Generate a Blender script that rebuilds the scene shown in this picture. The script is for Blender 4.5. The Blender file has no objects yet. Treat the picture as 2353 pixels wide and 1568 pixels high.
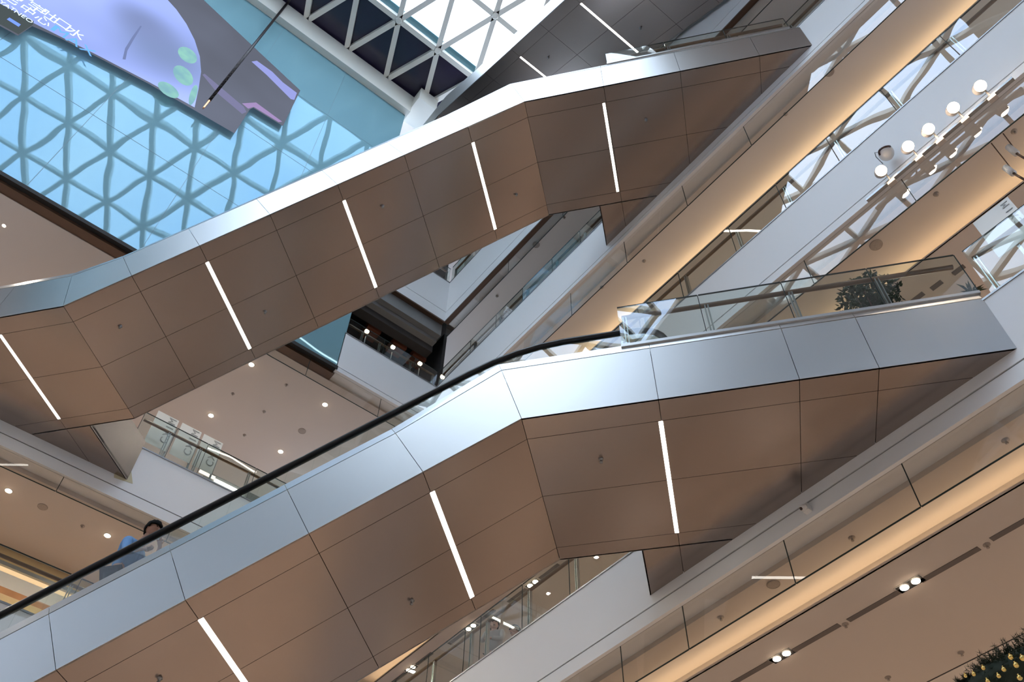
import bpy, bmesh, math, random
from mathutils import Vector, Matrix
random.seed(7)
C = bpy.context.scene.collection
SC = bpy.context.scene

# ------------------------------------------------------------------ camera, world, exposure
F_PX = 2067.58
RIGHT = Vector((-0.6265608, -0.77917827, 0.01740085)); DOWN = Vector((0.60985799, -0.50406257, -0.61155062)); FWD = Vector((0.48527807, -0.3725616, 0.79101394))
cam_d = bpy.data.cameras.new('camera'); cam = bpy.data.objects.new('camera', cam_d); C.objects.link(cam)
m = Matrix((RIGHT, -DOWN, -FWD)).transposed().to_4x4()
cam.matrix_world = m
cam_d.sensor_width = 36.0; cam_d.lens = 36.0 * F_PX / 2353.0
cam_d.clip_start = 0.1; cam_d.clip_end = 300
SC.camera = cam
SC.view_settings.view_transform = 'Standard'; SC.view_settings.look = 'None'
SC.view_settings.gamma = 1.0; SC.view_settings.use_curve_mapping = False
SC.view_settings.exposure = 0.42
SC.cycles.max_bounces = 10; SC.cycles.diffuse_bounces = 4; SC.cycles.glossy_bounces = 5
SC.cycles.transparent_max_bounces = 16; SC.cycles.transmission_bounces = 6
SC.cycles.use_denoising = True; SC.cycles.sample_clamp_indirect = 6.0
SC.cycles.caustics_reflective = False; SC.cycles.caustics_refractive = False

SKY = 5.6
wd = bpy.data.worlds.new('World'); SC.world = wd; wd.use_nodes = True
wn = wd.node_tree.nodes; wl = wd.node_tree.links; wn.clear()
wo = wn.new('ShaderNodeOutputWorld'); wb = wn.new('ShaderNodeBackground')
wt = wn.new('ShaderNodeTexCoord'); wz = wn.new('ShaderNodeTexNoise'); wr = wn.new('ShaderNodeValToRGB')
wz.inputs['Scale'].default_value = 2.2; wz.inputs['Detail'].default_value = 5
wr.color_ramp.elements[0].position = 0.38; wr.color_ramp.elements[0].color = (0.44, 0.64, 1.0, 1)
wr.color_ramp.elements[1].position = 0.66; wr.color_ramp.elements[1].color = (0.92, 0.97, 1.0, 1)
wl.new(wt.outputs['Generated'], wz.inputs['Vector']); wl.new(wz.outputs['Fac'], wr.inputs['Fac'])
wl.new(wr.outputs['Color'], wb.inputs['Color']); wb.inputs['Strength'].default_value = SKY
wl.new(wb.outputs[0], wo.inputs[0])

WARM = (1.0, 0.88, 0.76)
def area_lamp(name, loc, size, energy, color=WARM, direction=(0, 0, -1), size_y=None, spread=180):
    d = bpy.data.lights.new(name, 'AREA'); d.energy = energy; d.color = color; d.size = size
    if size_y: d.shape = 'RECTANGLE'; d.size_y = size_y
    d.spread = math.radians(spread)
    o = bpy.data.objects.new(name, d); C.objects.link(o); o.location = loc
    o.rotation_euler = Vector(direction).to_track_quat('-Z', 'Y').to_euler()
    return o

# ------------------------------------------------------------------ photo measuring helper: a pixel's ray meets a plane of the building
def ray(px, py):
    v = RIGHT * (px - 1176.5) + DOWN * (py - 784.0) + FWD * F_PX
    return v.normalized()
def at_z(px, py, z): r = ray(px, py); return r * (z / r.z)
def at_y(px, py, y): r = ray(px, py); return r * (y / r.y)
def at_x(px, py, x): r = ray(px, py); return r * (x / r.x)

# ------------------------------------------------------------------ materials
def mat(name, base, rough=0.5, metal=0.0, noise=0.0, nscale=3.0, bump=0.0, bscale=20.0, emit=None, estr=0.0,
        stretch=None, rnoise=0.0, spec=0.5, ndet=3.0):
    mt = bpy.data.materials.new(name); mt.use_nodes = True
    n = mt.node_tree.nodes; l = mt.node_tree.links
    b = n['Principled BSDF']
    b.inputs['Base Color'].default_value = (*base, 1); b.inputs['Roughness'].default_value = rough
    b.inputs['Metallic'].default_value = metal; b.inputs['Specular IOR Level'].default_value = spec
    tc = n.new('ShaderNodeTexCoord'); mp = n.new('ShaderNodeMapping'); l.new(tc.outputs['Object'], mp.inputs['Vector'])
    mp.inputs['Location'].default_value = (37.3, 51.7, 23.9)
    if stretch: mp.inputs['Scale'].default_value = stretch
    if noise or rnoise:
        t = n.new('ShaderNodeTexNoise'); t.inputs['Scale'].default_value = nscale; t.inputs['Detail'].default_value = ndet
        l.new(mp.outputs[0], t.inputs['Vector'])
        if noise:
            r = n.new('ShaderNodeValToRGB')
            r.color_ramp.elements[0].position = 0.1; r.color_ramp.elements[1].position = 0.9
            r.color_ramp.elements[0].color = (*[c * (1 - noise) for c in base], 1)
            r.color_ramp.elements[1].color = (*[min(1, c * (1 + noise)) for c in base], 1)
            l.new(t.outputs['Fac'], r.inputs['Fac']); l.new(r.outputs['Color'], b.inputs['Base Color'])
        if rnoise:
            q = n.new('ShaderNodeMapRange'); q.inputs['To Min'].default_value = max(0.02, rough - rnoise)
            q.inputs['To Max'].default_value = rough + rnoise
            l.new(t.outputs['Fac'], q.inputs['Value']); l.new(q.outputs[0], b.inputs['Roughness'])
    if bump:
        t2 = n.new('ShaderNodeTexNoise'); t2.inputs['Scale'].default_value = bscale; t2.inputs['Detail'].default_value = 0.0
        l.new(mp.outputs[0], t2.inputs['Vector'])
        bp = n.new('ShaderNodeBump'); bp.inputs['Strength'].default_value = bump; bp.inputs['Distance'].default_value = 0.05
        l.new(t2.outputs['Fac'], bp.inputs['Height']); l.new(bp.outputs[0], b.inputs['Normal'])
    if emit:
        b.inputs['Emission Color'].default_value = (*emit, 1); b.inputs['Emission Strength'].default_value = estr
    return mt

def glass_mat(name, tint, refl=(1, 1, 1), ior=1.5, rough=0.0, mirror=0.0, bump=0.0):
    """thin clear sheet: see-through plus a Fresnel mirror layer"""
    mt = bpy.data.materials.new(name); mt.use_nodes = True
    n = mt.node_tree.nodes; l = mt.node_tree.links; n.clear()
    o = n.new('ShaderNodeOutputMaterial'); mx = n.new('ShaderNodeMixShader')
    tr = n.new('ShaderNodeBsdfTransparent'); tr.inputs[0].default_value = (*tint, 1)
    gl = n.new('ShaderNodeBsdfGlossy'); gl.inputs['Color'].default_value = (*refl, 1); gl.inputs['Roughness'].default_value = rough
    fr = n.new('ShaderNodeFresnel'); fr.inputs['IOR'].default_value = ior
    ad = n.new('ShaderNodeMath'); ad.operation = 'ADD'; ad.inputs[1].default_value = mirror; ad.use_clamp = True
    ge = n.new('ShaderNodeNewGeometry'); iv = n.new('ShaderNodeMath'); iv.operation = 'SUBTRACT'; iv.inputs[0].default_value = 1.0
    mu = n.new('ShaderNodeMath'); mu.operation = 'MULTIPLY'
    l.new(ge.outputs['Backfacing'], iv.inputs[1]); l.new(fr.outputs[0], ad.inputs[0])
    l.new(ad.outputs[0], mu.inputs[0]); l.new(iv.outputs[0], mu.inputs[1]); l.new(mu.outputs[0], mx.inputs[0])
    l.new(tr.outputs[0], mx.inputs[1]); l.new(gl.outputs[0], mx.inputs[2]); l.new(mx.outputs[0], o.inputs[0])
    if bump:
        tc = n.new('ShaderNodeTexCoord'); t = n.new('ShaderNodeTexNoise'); t.inputs['Scale'].default_value = 0.9
        t.inputs['Detail'].default_value = 1.0
        bp = n.new('ShaderNodeBump'); bp.inputs['Strength'].default_value = bump; bp.inputs['Distance'].default_value = 0.02
        l.new(tc.outputs['Object'], t.inputs['Vector']); l.new(t.outputs['Fac'], bp.inputs['Height'])
        l.new(bp.outputs[0], gl.inputs['Normal']); l.new(bp.outputs[0], fr.inputs['Normal'])
    return mt

def emission_mat(name, col, st):
    mt = bpy.data.materials.new(name); mt.use_nodes = True
    n = mt.node_tree.nodes; l = mt.node_tree.links; n.clear()
    o = n.new('ShaderNodeOutputMaterial'); e = n.new('ShaderNodeEmission')
    e.inputs[0].default_value = (*col, 1); e.inputs[1].default_value = st; l.new(e.outputs[0], o.inputs[0])
    return mt

M = {}
M['white'] = mat('white_paint', (0.82, 0.83, 0.84), 0.55, noise=0.015, nscale=0.7)
M['ceil'] = mat('ceiling_paint', (0.60, 0.535, 0.48), 0.7, noise=0.03, nscale=0.5)
M['ceil_pale'] = mat('ceiling_paint_pale', (0.66, 0.61, 0.56), 0.7, noise=0.03, nscale=0.5)
M['wallw'] = mat('shop_wall_paint', (0.66, 0.59, 0.52), 0.7, noise=0.06, nscale=0.4)
M['joint'] = mat('joint_shadow_gap', (0.02, 0.018, 0.017), 0.8, noise=0.1)
M['soffit'] = mat('bronze_composite_panel', (0.335, 0.285, 0.26), 0.26, metal=0.85, noise=0.06, nscale=0.6, ndet=2.0,
                  bump=0.0)
M['return'] = mat('grey_return_panel', (0.20, 0.185, 0.175), 0.42, metal=0.35, noise=0.05)
M['steel'] = mat('brushed_stainless_steel', (0.58, 0.59, 0.59), 0.33, metal=1.0, noise=0.04, nscale=0.6, ndet=2.0, rnoise=0.03,
                 bump=0.06, bscale=0.45)
M['steel_dark'] = mat('dark_steel_trim', (0.30, 0.31, 0.32), 0.4, metal=1.0, noise=0.05)
M['post'] = mat('satin_steel_post', (0.38, 0.39, 0.39), 0.3, metal=1.0, noise=0.04)
M['farwall'] = mat('far_wall_cladding', (0.15, 0.135, 0.125), 0.6, noise=0.35, nscale=0.15)
M['rubber'] = mat('black_handrail_rubber', (0.012, 0.013, 0.015), 0.28, noise=0.1, nscale=8)
M['wood'] = mat('brown_wood_handrail', (0.20, 0.105, 0.055), 0.4, noise=0.25, nscale=6, stretch=(1, 1, 8))
M['brown'] = mat('brown_metal_trim', (0.11, 0.062, 0.04), 0.4, metal=0.3, noise=0.15)
M['glass'] = glass_mat('clear_railing_glass', (0.90, 0.94, 0.92), ior=1.75, bump=0.12)
M['glass_g'] = glass_mat('greenish_barrier_glass', (0.91, 0.90, 0.88), ior=1.5)
M['glass_edge'] = mat('dark_glass_edge', (0.03, 0.045, 0.045), 0.6, noise=0.1, spec=0.1)
M['roofglass'] = glass_mat('skylight_glass', (0.94, 0.97, 0.97), ior=1.45)
M['mirror'] = mat('blue_coated_glass', (0.16, 0.33, 0.38), 0.5, noise=0.03, nscale=0.2)
_n = M['mirror'].node_tree.nodes; _l = M['mirror'].node_tree.links
_g = _n.new('ShaderNodeBsdfGlossy'); _g.inputs['Color'].default_value = (0.047, 0.074, 0.092, 1); _g.inputs['Roughness'].default_value = 0.02
_d = _n.new('ShaderNodeBsdfDiffuse'); _d.inputs['Color'].default_value = (0.20, 0.36, 0.41, 1); _a = _n.new('ShaderNodeAddShader')
_t = _n.new('ShaderNodeTexNoise'); _t.inputs['Scale'].default_value = 0.8; _t.inputs['Detail'].default_value = 0.0
_b = _n.new('ShaderNodeBump'); _b.inputs['Strength'].default_value = 0.12; _b.inputs['Distance'].default_value = 0.05
_c = _n.new('ShaderNodeTexCoord'); _l.new(_c.outputs['Object'], _t.inputs['Vector']); _l.new(_t.outputs['Fac'], _b.inputs['Height']); _l.new(_b.outputs[0], _g.inputs['Normal'])
_l.new(_g.outputs[0], _a.inputs[0]); _l.new(_d.outputs[0], _a.inputs[1]); _l.new(_a.outputs[0], _n['Material Output'].inputs[0])
_n.remove(_n['Principled BSDF'])
M['darkpane'] = mat('dark_fritted_glass', (0.028, 0.022, 0.05), 0.12, noise=0.5, nscale=0.5)
M['lattice'] = mat('cream_steel_lattice', (0.88, 0.87, 0.80), 0.5, noise=0.02)
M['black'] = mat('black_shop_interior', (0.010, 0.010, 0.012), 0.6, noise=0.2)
M['greyband'] = mat('grey_bulkhead', (0.22, 0.22, 0.22), 0.45, noise=0.08)
M['boxbrown'] = mat('brown_fabric_shade', (0.22, 0.07, 0.04), 0.7, noise=0.2, nscale=6)
M['led'] = emission_mat('cool_white_led', (1.0, 0.95, 0.86), 9.0)
M['cove'] = emission_mat('warm_cove_led', (1.0, 0.74, 0.45), 5.6)
M['bulb'] = emission_mat('warm_lamp_lens', (1.0, 0.78, 0.55), 26.0)
M['globe'] = emission_mat('warm_reflected_lamp', (1.0, 0.78, 0.55), 7.0)  # glow put in for downlights reflected in the glass
M['bulb_hot'] = emission_mat('spotlight_lens', (1.0, 0.80, 0.60), 60.0)
M['floor'] = mat('polished_stone_floor', (0.46, 0.38, 0.32), 0.25, noise=0.6, nscale=0.16)
M['tread'] = mat('grooved_step_metal', (0.16, 0.16, 0.17), 0.45, metal=0.9, noise=0.1)
M['plastic'] = mat('white_plastic', (0.75, 0.74, 0.72), 0.35, noise=0.02)
M['speaker'] = mat('grey_speaker_mesh', (0.36, 0.31, 0.27), 0.8, noise=0.15, nscale=40)
M['slot'] = mat('grey_diffuser_slot', (0.13, 0.11, 0.10), 0.6, noise=0.1)
M['banner'] = mat('white_banner_vinyl', (0.74, 0.78, 0.78), 0.5, noise=0.03)
M['ink'] = mat('grey_printed_lettering', (0.34, 0.37, 0.37), 0.6, noise=0.05)
M['skin'] = mat('skin', (0.45, 0.24, 0.16), 0.5, noise=0.08, nscale=12)
M['skin_pale'] = mat('pale_skin', (0.60, 0.38, 0.30), 0.5, noise=0.06, nscale=12)
M['hair'] = mat('black_hair', (0.008, 0.007, 0.007), 0.8, noise=0.3, nscale=30, spec=0.1)
M['hair_b'] = mat('brown_hair', (0.03, 0.018, 0.012), 0.8, noise=0.3, nscale=30, spec=0.1)
M['shirt'] = mat('light_blue_shirt', (0.17, 0.36, 0.66), 0.8, noise=0.2, nscale=10)
M['trouser'] = mat('dark_navy_trousers', (0.015, 0.02, 0.035), 0.8, noise=0.2, nscale=10)
M['blouse'] = mat('pale_grey_blouse', (0.50, 0.47, 0.46), 0.8, noise=0.1, nscale=10)
M['leaf'] = mat('dark_green_leaves', (0.018, 0.045, 0.014), 0.45, noise=0.5, nscale=8)
M['needle'] = mat('fir_needles', (0.008, 0.022, 0.010), 0.6, noise=0.5, nscale=8)
M['gold'] = mat('gold_bauble', (0.95, 0.68, 0.22), 0.16, metal=1.0, noise=0.05)
M['pot'] = mat('dark_planter', (0.05, 0.045, 0.04), 0.5, noise=0.1)
M['soil'] = mat('potting_soil', (0.03, 0.02, 0.012), 0.9, noise=0.3, nscale=20)
M['copper'] = mat('copper_tip', (0.75, 0.36, 0.18), 0.3, metal=1.0, noise=0.05)
M['pole'] = mat('dark_pole', (0.03, 0.022, 0.022), 0.4, metal=0.4, noise=0.1)
M['lens'] = mat('black_camera_lens', (0.03, 0.008, 0.006), 0.1, noise=0.1)
M['yellow'] = mat('ochre_shop_fascia', (0.62, 0.42, 0.20), 0.6, noise=0.08)
M['shop_led'] = emission_mat('lit_shop_band', (1.0, 0.62, 0.34), 0.95)
M['timber'] = mat('orange_timber_band', (0.42, 0.17, 0.05), 0.5, noise=0.3, nscale=5)
M['patch'] = mat('yellowed_paint_patch', (0.58, 0.53, 0.36), 0.7, noise=0.06)

# ------------------------------------------------------------------ mesh helpers
def new_obj(name, verts, faces, material, parent=None, smooth=False):
    me = bpy.data.meshes.new(name); me.from_pydata([tuple(v) for v in verts], [], faces); me.update()
    if isinstance(material, (list, tuple)):
        for k in material: me.materials.append(k)
    else: me.materials.append(material)
    if smooth:
        for p in me.polygons: p.use_smooth = True
    o = bpy.data.objects.new(name, me); C.objects.link(o)
    if parent is not None: o.parent = parent
    return o
class MB:
    """collects solids that form one mesh"""
    def __init__(s): s.v = []; s.f = []
    def add(s, vs, fs):
        b = len(s.v); s.v += [Vector(v) for v in vs]; s.f += [tuple(i + b for i in f) for f in fs]
    def box(s, a, b):
        x0, y0, z0 = [min(p, q) for p, q in zip(a, b)]; x1, y1, z1 = [max(p, q) for p, q in zip(a, b)]
        s.add([(x0,y0,z0),(x1,y0,z0),(x1,y1,z0),(x0,y1,z0),(x0,y0,z1),(x1,y0,z1),(x1,y1,z1),(x0,y1,z1)],
              [(0,3,2,1),(4,5,6,7),(0,1,5,4),(1,2,6,5),(2,3,7,6),(3,0,4,7)])
    def slab(s, poly, off):
        """polygon (list of vectors) swept by the vector off"""
        n = len(poly); off = Vector(off); P = [Vector(p) for p in poly]
        nrm = Vector((0,0,0))
        for i in range(n): nrm += (P[i]-P[0]).cross(P[(i+1)%n]-P[0])
        if nrm.dot(off) < 0: P = P[::-1]
        s.add(P + [p + off for p in P], [tuple(range(n))[::-1], tuple(range(n, 2*n))] +
              [(i, (i+1)%n, (i+1)%n+n, i+n) for i in range(n)])
    def bar(s, a, b, w, h, up=(0, 0, 1)):
        a = Vector(a); b = Vector(b); d = (b-a).normalized(); up = Vector(up)
        x = d.cross(up)
        if x.length < 1e-4: x = d.cross(Vector((1,0,0)))
        x.normalize(); y = x.cross(d).normalized()
        s.slab([a - x*w/2 - y*h/2, a + x*w/2 - y*h/2, a + x*w/2 + y*h/2, a - x*w/2 + y*h/2], b-a)
    def tube(s, pts, r, n=8, cap=True):
        pts = [Vector(p) for p in pts]; rs = r if isinstance(r, (list, tuple)) else [r]*len(pts)
        base = len(s.v); prev = None
        for i, p in enumerate(pts):
            t = (pts[min(i+1, len(pts)-1)] - pts[max(i-1, 0)]).normalized()
            if prev is None:
                x = t.orthogonal().normalized()
            else:
                x = (prev - t*prev.dot(t)).normalized()
            prev = x; y = t.cross(x)
            for k in range(n):
                a = 2*math.pi*k/n; s.v.append(p + (x*math.cos(a) + y*math.sin(a))*rs[i])
        for i in range(len(pts)-1):
            for k in range(n):
                a = base+i*n+k; b = base+i*n+(k+1)%n; s.f.append((a, b, b+n, a+n))
        if cap:
            s.f.append(tuple(base+k for k in range(n))[::-1]); s.f.append(tuple(base+(len(pts)-1)*n+k for k in range(n)))
    def lathe(s, c, prof, n=20, axis=(0,0,1)):
        """prof: list of (radius, height along axis)"""
        ax = Vector(axis).normalized(); x = ax.orthogonal().normalized(); y = ax.cross(x); c = Vector(c); base = len(s.v)
        for r, h in prof:
            for k in range(n):
                a = 2*math.pi*k/n; s.v.append(c + ax*h + (x*math.cos(a)+y*math.sin(a))*r)
        for i in range(len(prof)-1):
            for k in range(n):
                a = base+i*n+k; b = base+i*n+(k+1)%n; s.f.append((a, b, b+n, a+n))
        s.f.append(tuple(base+k for k in range(n))[::-1]); s.f.append(tuple(base+(len(prof)-1)*n+k for k in range(n)))
    def ball(s, c, r, n=14, sx=1, sy=1, sz=1, rot=None):
        bmx = bmesh.new(); bmesh.ops.create_uvsphere(bmx, u_segments=n, v_segments=max(6, n//2+2), radius=1.0)
        R3 = rot or Matrix.Identity(3)
        vs = [Vector(c) + R3 @ Vector((v.co.x*r*sx, v.co.y*r*sy, v.co.z*r*sz)) for v in bmx.verts]
        fs = [tuple(v.index for v in f.verts) for f in bmx.faces]; bmx.free(); s.add(vs, fs)
    def build(s, name, material, parent=None, smooth=False):
        return new_obj(name, s.v, s.f, material, parent, smooth)
def tag(o, label=None, cat=None, group=None, kind=None):
    if label: o['label'] = label
    if cat: o['category'] = cat
    if group: o['group'] = group
    if kind: o['kind'] = kind
    return o
def empty(name, label, cat, group=None, loc=(0, 0, 0)):
    o = bpy.data.objects.new(name, None); C.objects.link(o); o.location = loc; o.empty_display_size = 0.2
    return tag(o, label, cat, group)
def to_local(o):
    """put the vertices of a thing's meshes relative to the thing's base"""
    off = Vector(o.location)
    for ch in o.children_recursive:
        if ch.type == 'MESH':
            for v in ch.data.vertices: v.co -= off
def struct(mb, name, material, smooth=False):
    o = mb.build(name, material, None, smooth); o['kind'] = 'structure'; return o
def clip(poly, n, d):
    """keep the part of a 2-D polygon where n.p <= d"""
    out = []
    for i in range(len(poly)):
        a, b = poly[i], poly[(i+1) % len(poly)]
        da = n[0]*a[0]+n[1]*a[1]-d; db = n[0]*b[0]+n[1]*b[1]-d
        if da <= 0: out.append(a)
        if (da < 0 < db) or (db < 0 < da):
            t = da/(da-db); out.append((a[0]+(b[0]-a[0])*t, a[1]+(b[1]-a[1])*t))
    return out
def area2(p):
    return abs(sum(p[i][0]*p[(i+1)%len(p)][1]-p[(i+1)%len(p)][0]*p[i][1] for i in range(len(p))))/2

# ------------------------------------------------------------------ building dimensions (metres, camera at the origin, floor at -1.6)
YA = -8.1                       # face of the galleries on the long side
XN, XP = 15.3, 13.85            # faces of the galleries on the short side (level 3, upper levels)
# long-side levels: floor, groove line, bottom of fascia, ceiling, bottom of glass smoke barrier
LEV = {'m': (8.87, 7.74, 7.50, 7.42, 6.86), 'n': (13.40, 12.17, 11.98, 11.90, 11.36),
       'p': (18.45, 17.12, 16.98, 16.90, 16.15), 'q': (23.50, 21.9, 21.42, 21.34, 20.66), 'r': (28.5, 27.2, 26.5, 26.4, 25.8)}
LEVB = {'m': (8.85, 7.7, 7.5, 7.4), 'n': (13.37, 12.18, 11.92, 11.82), 'p': (18.47, 17.10, 16.95, 16.88),
        'q': (23.50, 21.9, 21.42, 21.34), 'r': (28.5, 27.2, 26.5, 26.4)}
ROOF = 33.5

# ------------------------------------------------------------------ escalators
TAN = math.tan(math.radians(15.6))
W = 2.68; ROWS = [0.0, 0.35, 1.38, 2.41, W]
def escalator(label, O, u, a, path, seams, lights, low_cut, high_cut, low_ext, high_ext, steps=True,
              nozzles=(), hand_low=True, top_light=1.62, low_light=None, lo_seams=(), hi_seams=(), hs=0.955, rail_h=0.84, rin=0.34):
    """O base point (x,y); u run direction; a direction away from the near side.
    path: (s,z) of low end, low kink, high kink, high end. cuts: half-planes n.(s,l)<=d of the walls.
    ext: (s) where the landing widens towards the wall, or None."""
    root = empty('escalator', label, 'escalator', 'escalators crossing the atrium', loc=(O[0], O[1], path[1][1]))
    def P(s, l, z): return Vector((O[0] + u[0]*s + a[0]*l, O[1] + u[1]*s + a[1]*l, z))
    (s0, z0), (s1, z1), (s2, z2), (s3, z3) = path
    inc = (z2-z1)/(s2-s1); L = math.hypot(s2-s1, z2-z1); cs = (s2-s1)/L
    def zb(s): return z0 if s <= s1 else (z3 if s >= s2 else z1 + (s-s1)*inc)
    th = 0.02; g = 0.0035
    # ---- soffit: panels with shadow gaps over a dark backing
    pan = MB(); back = MB()
    def cell(sa, sb, la, lb, cuts=()):
        poly = [(sa+g, la+g), (sb-g, la+g), (sb-g, lb-g), (sa+g, lb-g)]
        for n, d in cuts: poly = clip(poly, n, d)
        if len(poly) < 3 or area2(poly) < 1e-3: return
        pan.slab([P(s, l, zfun(s)) for s, l in poly], (0, 0, th))
    zfun = lambda s: z3
    ss = [s2] + [s2 + k for k in hi_seams] + [s3]
    for i in range(len(ss)-1):
        for j in range(4): cell(ss[i], ss[i+1], ROWS[j], ROWS[j+1], [high_cut])
        if high_ext is not None: cell(max(ss[i], s2+high_ext), ss[i+1], W, W+1.6, [high_cut]) if ss[i+1] > s2+high_ext else None
    zfun = lambda s: z0
    ss = [s1] + [s1 - k for k in lo_seams] + [s0]
    for i in range(len(ss)-1):
        for j in range(4): cell(ss[i+1], ss[i], ROWS[j], ROWS[j+1], [low_cut])
        if low_ext is not None and ss[i+1] < s1-low_ext: cell(ss[i+1], min(ss[i], s1-low_ext), W, W+2.6, [low_cut])
    zfun = lambda s: z1 + (s-s1)*inc
    ss = [s2] + [s2 - k*cs for k in seams if s2-k*cs > s1+0.3] + [s1]
    for i in range(len(ss)-1):
        for j in range(4): cell(ss[i+1], ss[i], ROWS[j], ROWS[j+1])
    o = pan.build('soffit', M['soffit'], root)
    # dark backing, one storey of slab above the panels
    def bslab(poly, zf_, t=0.05):
        back.slab([P(s, l, zf_(s) + th + 0.004) for s, l in poly], (0, 0, t))
    p = clip([(s2, 0.01), (s3, 0.01), (s3, W-0.01), (s2, W-0.01)], *high_cut); bslab(p, lambda s: z3)
    if high_ext is not None:
        p = clip([(s2+high_ext, W-0.01), (s3, W-0.01), (s3, W+1.6), (s2+high_ext, W+1.6)], *high_cut)
        if len(p) > 2: bslab(p, lambda s: z3)
    p = clip([(s0, 0.01), (s1, 0.01), (s1, W-0.01), (s0, W-0.01)], *low_cut); bslab(p, lambda s: z0)
    if low_ext is not None:
        p = clip([(s0, W-0.01), (s1-low_ext, W-0.01), (s1-low_ext, W+2.6), (s0, W+2.6)], *low_cut)
        if len(p) > 2: bslab(p, lambda s: z0)
    bslab([(s1, 0.01), (s2, 0.01), (s2, W-0.01), (s1, W-0.01)], lambda s: z1 + (s-s1)*inc)
    back.build('soffit_joint', M['joint'], root)
    # ---- side fascias and decks
    def wall_s(cut, l, hi):
        (nx, ny), d = cut; return (d - ny*l)/nx
    def side(l, out):
        mb = MB(); deck = MB(); jn = MB()
        hi = min(s3, wall_s(high_cut, l, 1)) if high_cut[0][0] > 0 else s3
        lo = max(s0, wall_s(low_cut, l, 0)) if low_cut[0][0] < 0 else s0
        off = Vector((a[0], a[1], 0)) * (0.025 if out < 0 else -0.025)
        def strip(mbx, h0, h1, inset, lean=0.0):
            sh0, sh1 = h0*TAN, h1*TAN
            ins = Vector((a[0], a[1], 0)) * (inset if out < 0 else -inset)
            bounds = [lo] + [s1-k for k in sorted(lo_seams, reverse=True) if s1-k > lo+0.2] + [s1] + \
                     sorted(s2-k*cs for k in seams if s2-k*cs > s1+0.3) + [s2] + [s2+k for k in hi_seams if s2+k < hi-0.2] + [hi]
            def pt(s, h, e):
                if abs(s-s1) < 1e-6 or abs(s-s2) < 1e-6: return P(s - h*TAN, l, zb(s) + h) + ins
                if s1 < s < s2:   # joint square to the slope
                    return P(s - h*cs*math.sin(math.atan(inc)), l, zb(s) + h*cs*cs) + ins
                return P(s, l, zb(s) + h) + ins
            for i in range(len(bounds)-1):
                A, B = bounds[i], bounds[i+1]; gg = 0.0035
                ln = Vector((a[0], a[1], 0))*(lean if out < 0 else -lean)
                q = [pt(A, h0, 0), pt(B, h0, 0), pt(B, h1, 0)+ln, pt(A, h1, 0)+ln]
                d = (q[1]-q[0]).normalized()*gg
                q = [q[0]+d, q[1]-d, q[2]-d, q[3]+d]
                mbx.slab(q, off)
        strip(mb, 0.0, hs, 0.0)
        strip(deck, hs+0.014, hs+0.19, 0.0, 0.045)
        f = mb.build('side_fascia', M['steel'], root); k = deck.build('side_deck', M['steel'], root)
        jb = MB()
        q = [(lo, z0), (s1, z1), (s2, z2), (hi, z3)]
        for i in range(3):
            (sa, za), (sb, zc) = q[i], q[i+1]
            c = 0.04 if out < 0 else -0.04
            sh = lambda s: 0.75*TAN if s in (s1, s2) else 0
            jb.slab([P(sa, l, za+0.02) + Vector((a[0], a[1], 0))*c, P(sb, l, zc+0.02) + Vector((a[0], a[1], 0))*c,
                     P(sb-sh(sb), l, zc+0.75) + Vector((a[0], a[1], 0))*c, P(sa-sh(sa), l, za+0.75) + Vector((a[0], a[1], 0))*c],
                    Vector((a[0], a[1], 0))*(0.02 if out < 0 else -0.02))
        jb.build('fascia_joint', M['joint'], root)
    side(0.0, -1); side(W, 1)
    # ---- return faces where the landings widen
    ex = MB()
    if high_ext is not None:
        se = s2+high_ext; p = clip([(se, W), (se+0.02, W), (se+0.02, W+1.6), (se, W+1.6)], *high_cut)
        if len(p) > 2: ex.slab([P(s, l, z3) for s, l in p], (0, 0, hs+0.1)); ex.build('landing_return_panel', M['return'], root); ex = MB()
    if low_ext is not None:
        se = s1-low_ext; p = clip([(se-0.02, W), (se, W), (se, W+2.6), (se-0.02, W+2.6)], *low_cut)
        if len(p) > 2: ex.slab([P(s, l, z0) for s, l in p], (0, 0, hs+0.1))
    if ex.v: ex.build('landing_return_panel', M['return'], root)
    # ---- landing floors
    fl = MB()
    p = clip([(s2+0.0, 0.04), (s3, 0.04), (s3, W-0.04), (s2, W-0.04)], *high_cut); fl.slab([P(s, l, z3+hs-0.06) for s, l in p], (0, 0, 0.05))
    fl.build('landing_floor', M['tread'], root); fl = MB()
    p = clip([(s0, 0.04), (s1-0.2, 0.04), (s1-0.2, W-0.04), (s0, W-0.04)], *low_cut); fl.slab([P(s, l, z0+hs-0.06) for s, l in p], (0, 0, 0.05))
    fl.build('landing_floor', M['tread'], root)
    # ---- recessed light strips across the middle panels
    def light(s, zf_, n):
        mb = MB(); mb.slab([P(s-0.026, 0.36, zf_(s-0.026)-0.004), P(s+0.026, 0.36, zf_(s+0.026)-0.004), P(s+0.026, 2.40, zf_(s+0.026)-0.004),
                 P(s-0.026, 2.40, zf_(s-0.026)-0.004)], (0, 0, 0.012))
        mb.build('light_strip', M['led'], root)
    for k in lights: light(s2-k*cs, lambda s: z1+(s-s1)*inc, 0)
    if top_light: light(s2+top_light, lambda s: z3, 0)
    if low_light: light(s1-low_light, lambda s: z0, 0)
    for s, l in nozzles:
        mb = MB(); c = P(s, l, zb(s)); mb.lathe(c, [(0.03, 0.0), (0.034, -0.012), (0.018, -0.02), (0.014, -0.05), (0.022, -0.055), (0.022, -0.06)], 10)
        mb.build('sprinkler_nozzle', M['steel_dark'], root, True)
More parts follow.
